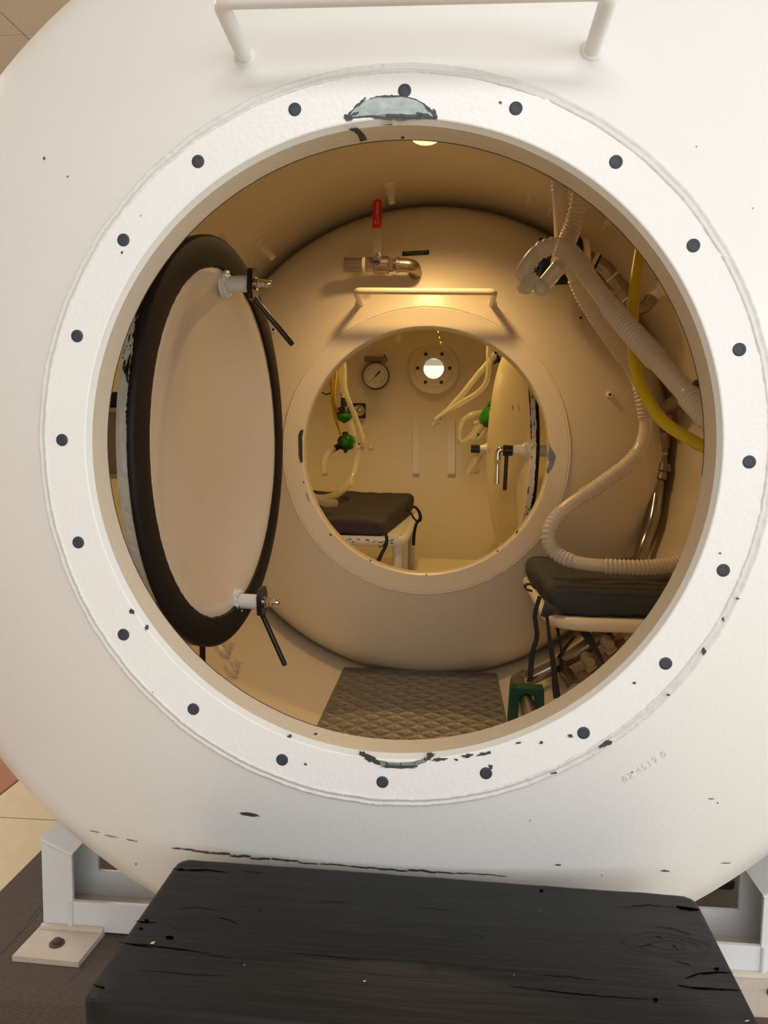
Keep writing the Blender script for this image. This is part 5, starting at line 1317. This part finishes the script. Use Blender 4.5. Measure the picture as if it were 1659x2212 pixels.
for a_, b_, r_ in (((768, 966), (788, 964), 0.010), ((770, 958), (769, 972), 0.013), ((781, 962), (780, 978), 0.009), ((786, 955), (786, 968), 0.012)): obj('joint_tube', MB().cyl(P(*a_, y=2.28), P(*b_, y=2.28), r_, 14), C_, mp2)
obj('blue_clip', MB().sphere(P(776, 959, y=2.255), 0.0045, 8), M['blue'], mp2)
wc = thing('black_cable', 'thin black cable bowing from the wall on the left', 'cable', P(690, 843, y=2.5))
obj('cable', MB().tube(smooth_path(HP([(680, 842, 2.5), (695, 848, 2.5), (706, 852, 2.5), (714, 848, 2.5), (717, 838, 2.5), (714, 828, 2.5)]), 0.01), 0.0028, 8), M['ink'], wc)
obj('wall_boss', MB().lathe([(0.016, -0.01), (0.013, 0.004), (0.007, 0.006), (0.007, 0.012), (0, 0.012)], P3(801, 967), (0, -1, 0), 12), M['cream'], chamber)

# right side of the far compartment: clear hoses with Y connector, two regulators
hose('clear_hose', 'smooth clear hose bending to the connector at the right of the porthole', 'hose', HP([(1057, 700, 2.2), (1056, 760, 2.2), (1055, 800, 2.2), (1050, 826, 2.2), (1032, 848, 2.2), (1000, 868, 2.2), (975, 884, 2.2), (958, 898, 2.2)]), 0.0105, [(0.0, 0.28)], C_, 14, 0.006, 0.14)
hose('clear_hose', 'ribbed clear hose slanting down left from the hatch edge', 'hose', HP([(1085, 745, 2.3), (1060, 775, 2.28), (1030, 812, 2.26), (1000, 850, 2.24), (975, 878, 2.22), (955, 902, 2.2)]), 0.0105, [(0.35, 0.95)], C_, 14, 0.006, 0.12)
yj = thing('breathing_manifold', 'clear Y connector hanging in front of the far wall strips', 'connector', P(950, 905, y=2.2))
obj('joint_tube', MB().cyl(P(966, 889, y=2.2), P(943, 910, y=2.2), 0.0140, 16), C_, yj)
obj('joint_spout', MB().cyl(P(948, 906, y=2.2), P(935, 920, y=2.2), 0.0110, 16, r1=0.009), C_, yj)
obj('joint_spout', MB().cyl(P(952, 897, y=2.2), P(939, 908, y=2.2), 0.0085, 14), C_, yj)
obj('dark_clip', MB().sphere(P(951, 905, y=2.18), 0.0035, 8), M['ink'], yj)
regulator(P(1056, 900, y=2.46), (-0.75, -0.5, 0.42), 'green and black breathing regulator at right, lower one half behind the door', 0.046)
regulator(P(1070, 880, y=2.56), (-0.75, -0.5, 0.42), 'green and black breathing regulator at right, upper one mostly behind the door', 0.044)
hose('clear_hose', 'looped clear hose hanging below the right regulators', 'hose', HP([(1045, 892, 2.5), (1022, 895, 2.5), (1002, 908, 2.5), (994, 930, 2.5), (993, 950, 2.5), (1003, 955, 2.5), (1020, 940, 2.5), (1032, 920, 2.5)]), 0.0130, [], C_, 16, 0.01, 0)
hose('clear_hose', 'thick clear hose end slanting down beside the right wall strip', 'hose', HP([(1052, 950, 2.5), (1035, 985, 2.5), (1020, 1008, 2.5), (1010, 1024, 2.5)]), 0.0165, [], C_, 16, 0.01, 0)
yk = thing('breathing_manifold', 'clear lumpy connector under the right regulators', 'connector', P(1030, 940, y=2.46))
for a_, b_, r_ in (((1020, 950), (1042, 918), 0.016), ((1034, 950), (1050, 925), 0.012), ((1024, 915), (1034, 912), 0.010), ((1022, 955), (1034, 948), 0.012)): obj('joint_tube', MB().cyl(P(*a_, y=2.46), P(*b_, y=2.46), r_, 14), C_, yk)
obj('blue_clip', MB().sphere(P(1033, 939, y=2.435), 0.006, 8), M['blue'], yk)
obj('wall_boss', MB().lathe([(0.022, -0.01), (0.018, 0.006), (0.009, 0.010), (0.009, 0.016), (0, 0.016)], P3(1028, 1015), (0, -1, 0), 12), M['cream'], chamber)
dk_ = thing('black_clip', 'small black clamp at the top edge of the inner hatch', 'clamp', P(1073, 772, y=2.1))
obj('jaw', MB().prism([(0, 0.02), (0.014, 0.004), (0.016, -0.020), (0.006, -0.012), (-0.010, -0.022), (-0.012, -0.014), (0.0, 0.0)], P(1073, 775, y=2.1), X_, Z_, Y_, 0.012), M['ink'], dk_)
obj('jaw', MB().prism([(-0.004, 0.012), (0.006, 0.010), (0.004, -0.004), (-0.006, -0.002)], P(1071, 762, y=2.1), X_, Z_, Y_, 0.012), M['ink'], dk_)

# chain loop hanging in front of the porthole
chn = thing('chain', 'short gold-coloured chain loop hanging above the porthole', 'chain', P(950, 700, y=2.4))
la = HP([(946, 690, 2.4), (946, 712, 2.4), (949, 728, 2.4), (953, 744, 2.4)]); lb = HP([(966, 690, 2.42), (963, 712, 2.42), (959, 730, 2.41), (954, 744, 2.4)])
for l_ in (la, lb):
    sp_ = smooth_path(l_, 0.0125)
    for i in range(len(sp_) - 1):
        a_, b_ = sp_[i], sp_[i + 1]; d_ = (b_ - a_).normalized(); sd = X_ if i % 2 else Y_; sd = (sd - d_ * sd.dot(d_)).normalized(); c = (a_ + b_) / 2
        ring = [c + d_ * math.cos(t_ * PI / 6) * 0.0088 + sd * math.sin(t_ * PI / 6) * 0.0045 for t_ in range(12)]
        obj('link', MB().tube(ring, 0.0014, 6, closed=True), M['chain'], chn)
tg = thing('hanging_tag', 'small dark tag hanging at the top left of the far compartment', 'tag', P(862, 725, y=2.5))
obj('tag_plate', MB().prism([(-0.013, -0.02), (0.010, -0.02), (0.016, 0.06), (-0.007, 0.06)], P(860, 730, y=2.5), X_, Z_, Y_, 0.003), M['bronze'], tg)

# small red tap handles and a dark lug on the right wall
for u, v, lab in ((1222, 478, 'small red tap handle glimpsed between the two hanging hoses'), (1405, 829, 'tiny red tap handle peeking beside the yellow hose')):
    c = P(u, v, r=0.70); rt = thing('tap_handle', lab, 'handle', c)
    obj('grip', MB().bbox(c, (0.020, 0.008, 0.032), 0.003), M['red'], rt)
    d_ = V((c.x, 0, c.z)).normalized(); obj('spindle', MB().cyl(c, c + d_ * 0.036, 0.005, 10), M['bronze'], rt)
c = P(1512, 828, y=0.20); lg = thing('dark_lug', 'small dark rubber lug at the right edge of the hatch above the thick hose', 'lug', c)
obj('lug_body', MB().bbox(c + V((0.02, 0, 0)), (0.055, 0.014, 0.010), 0.002), M['plug'], lg)
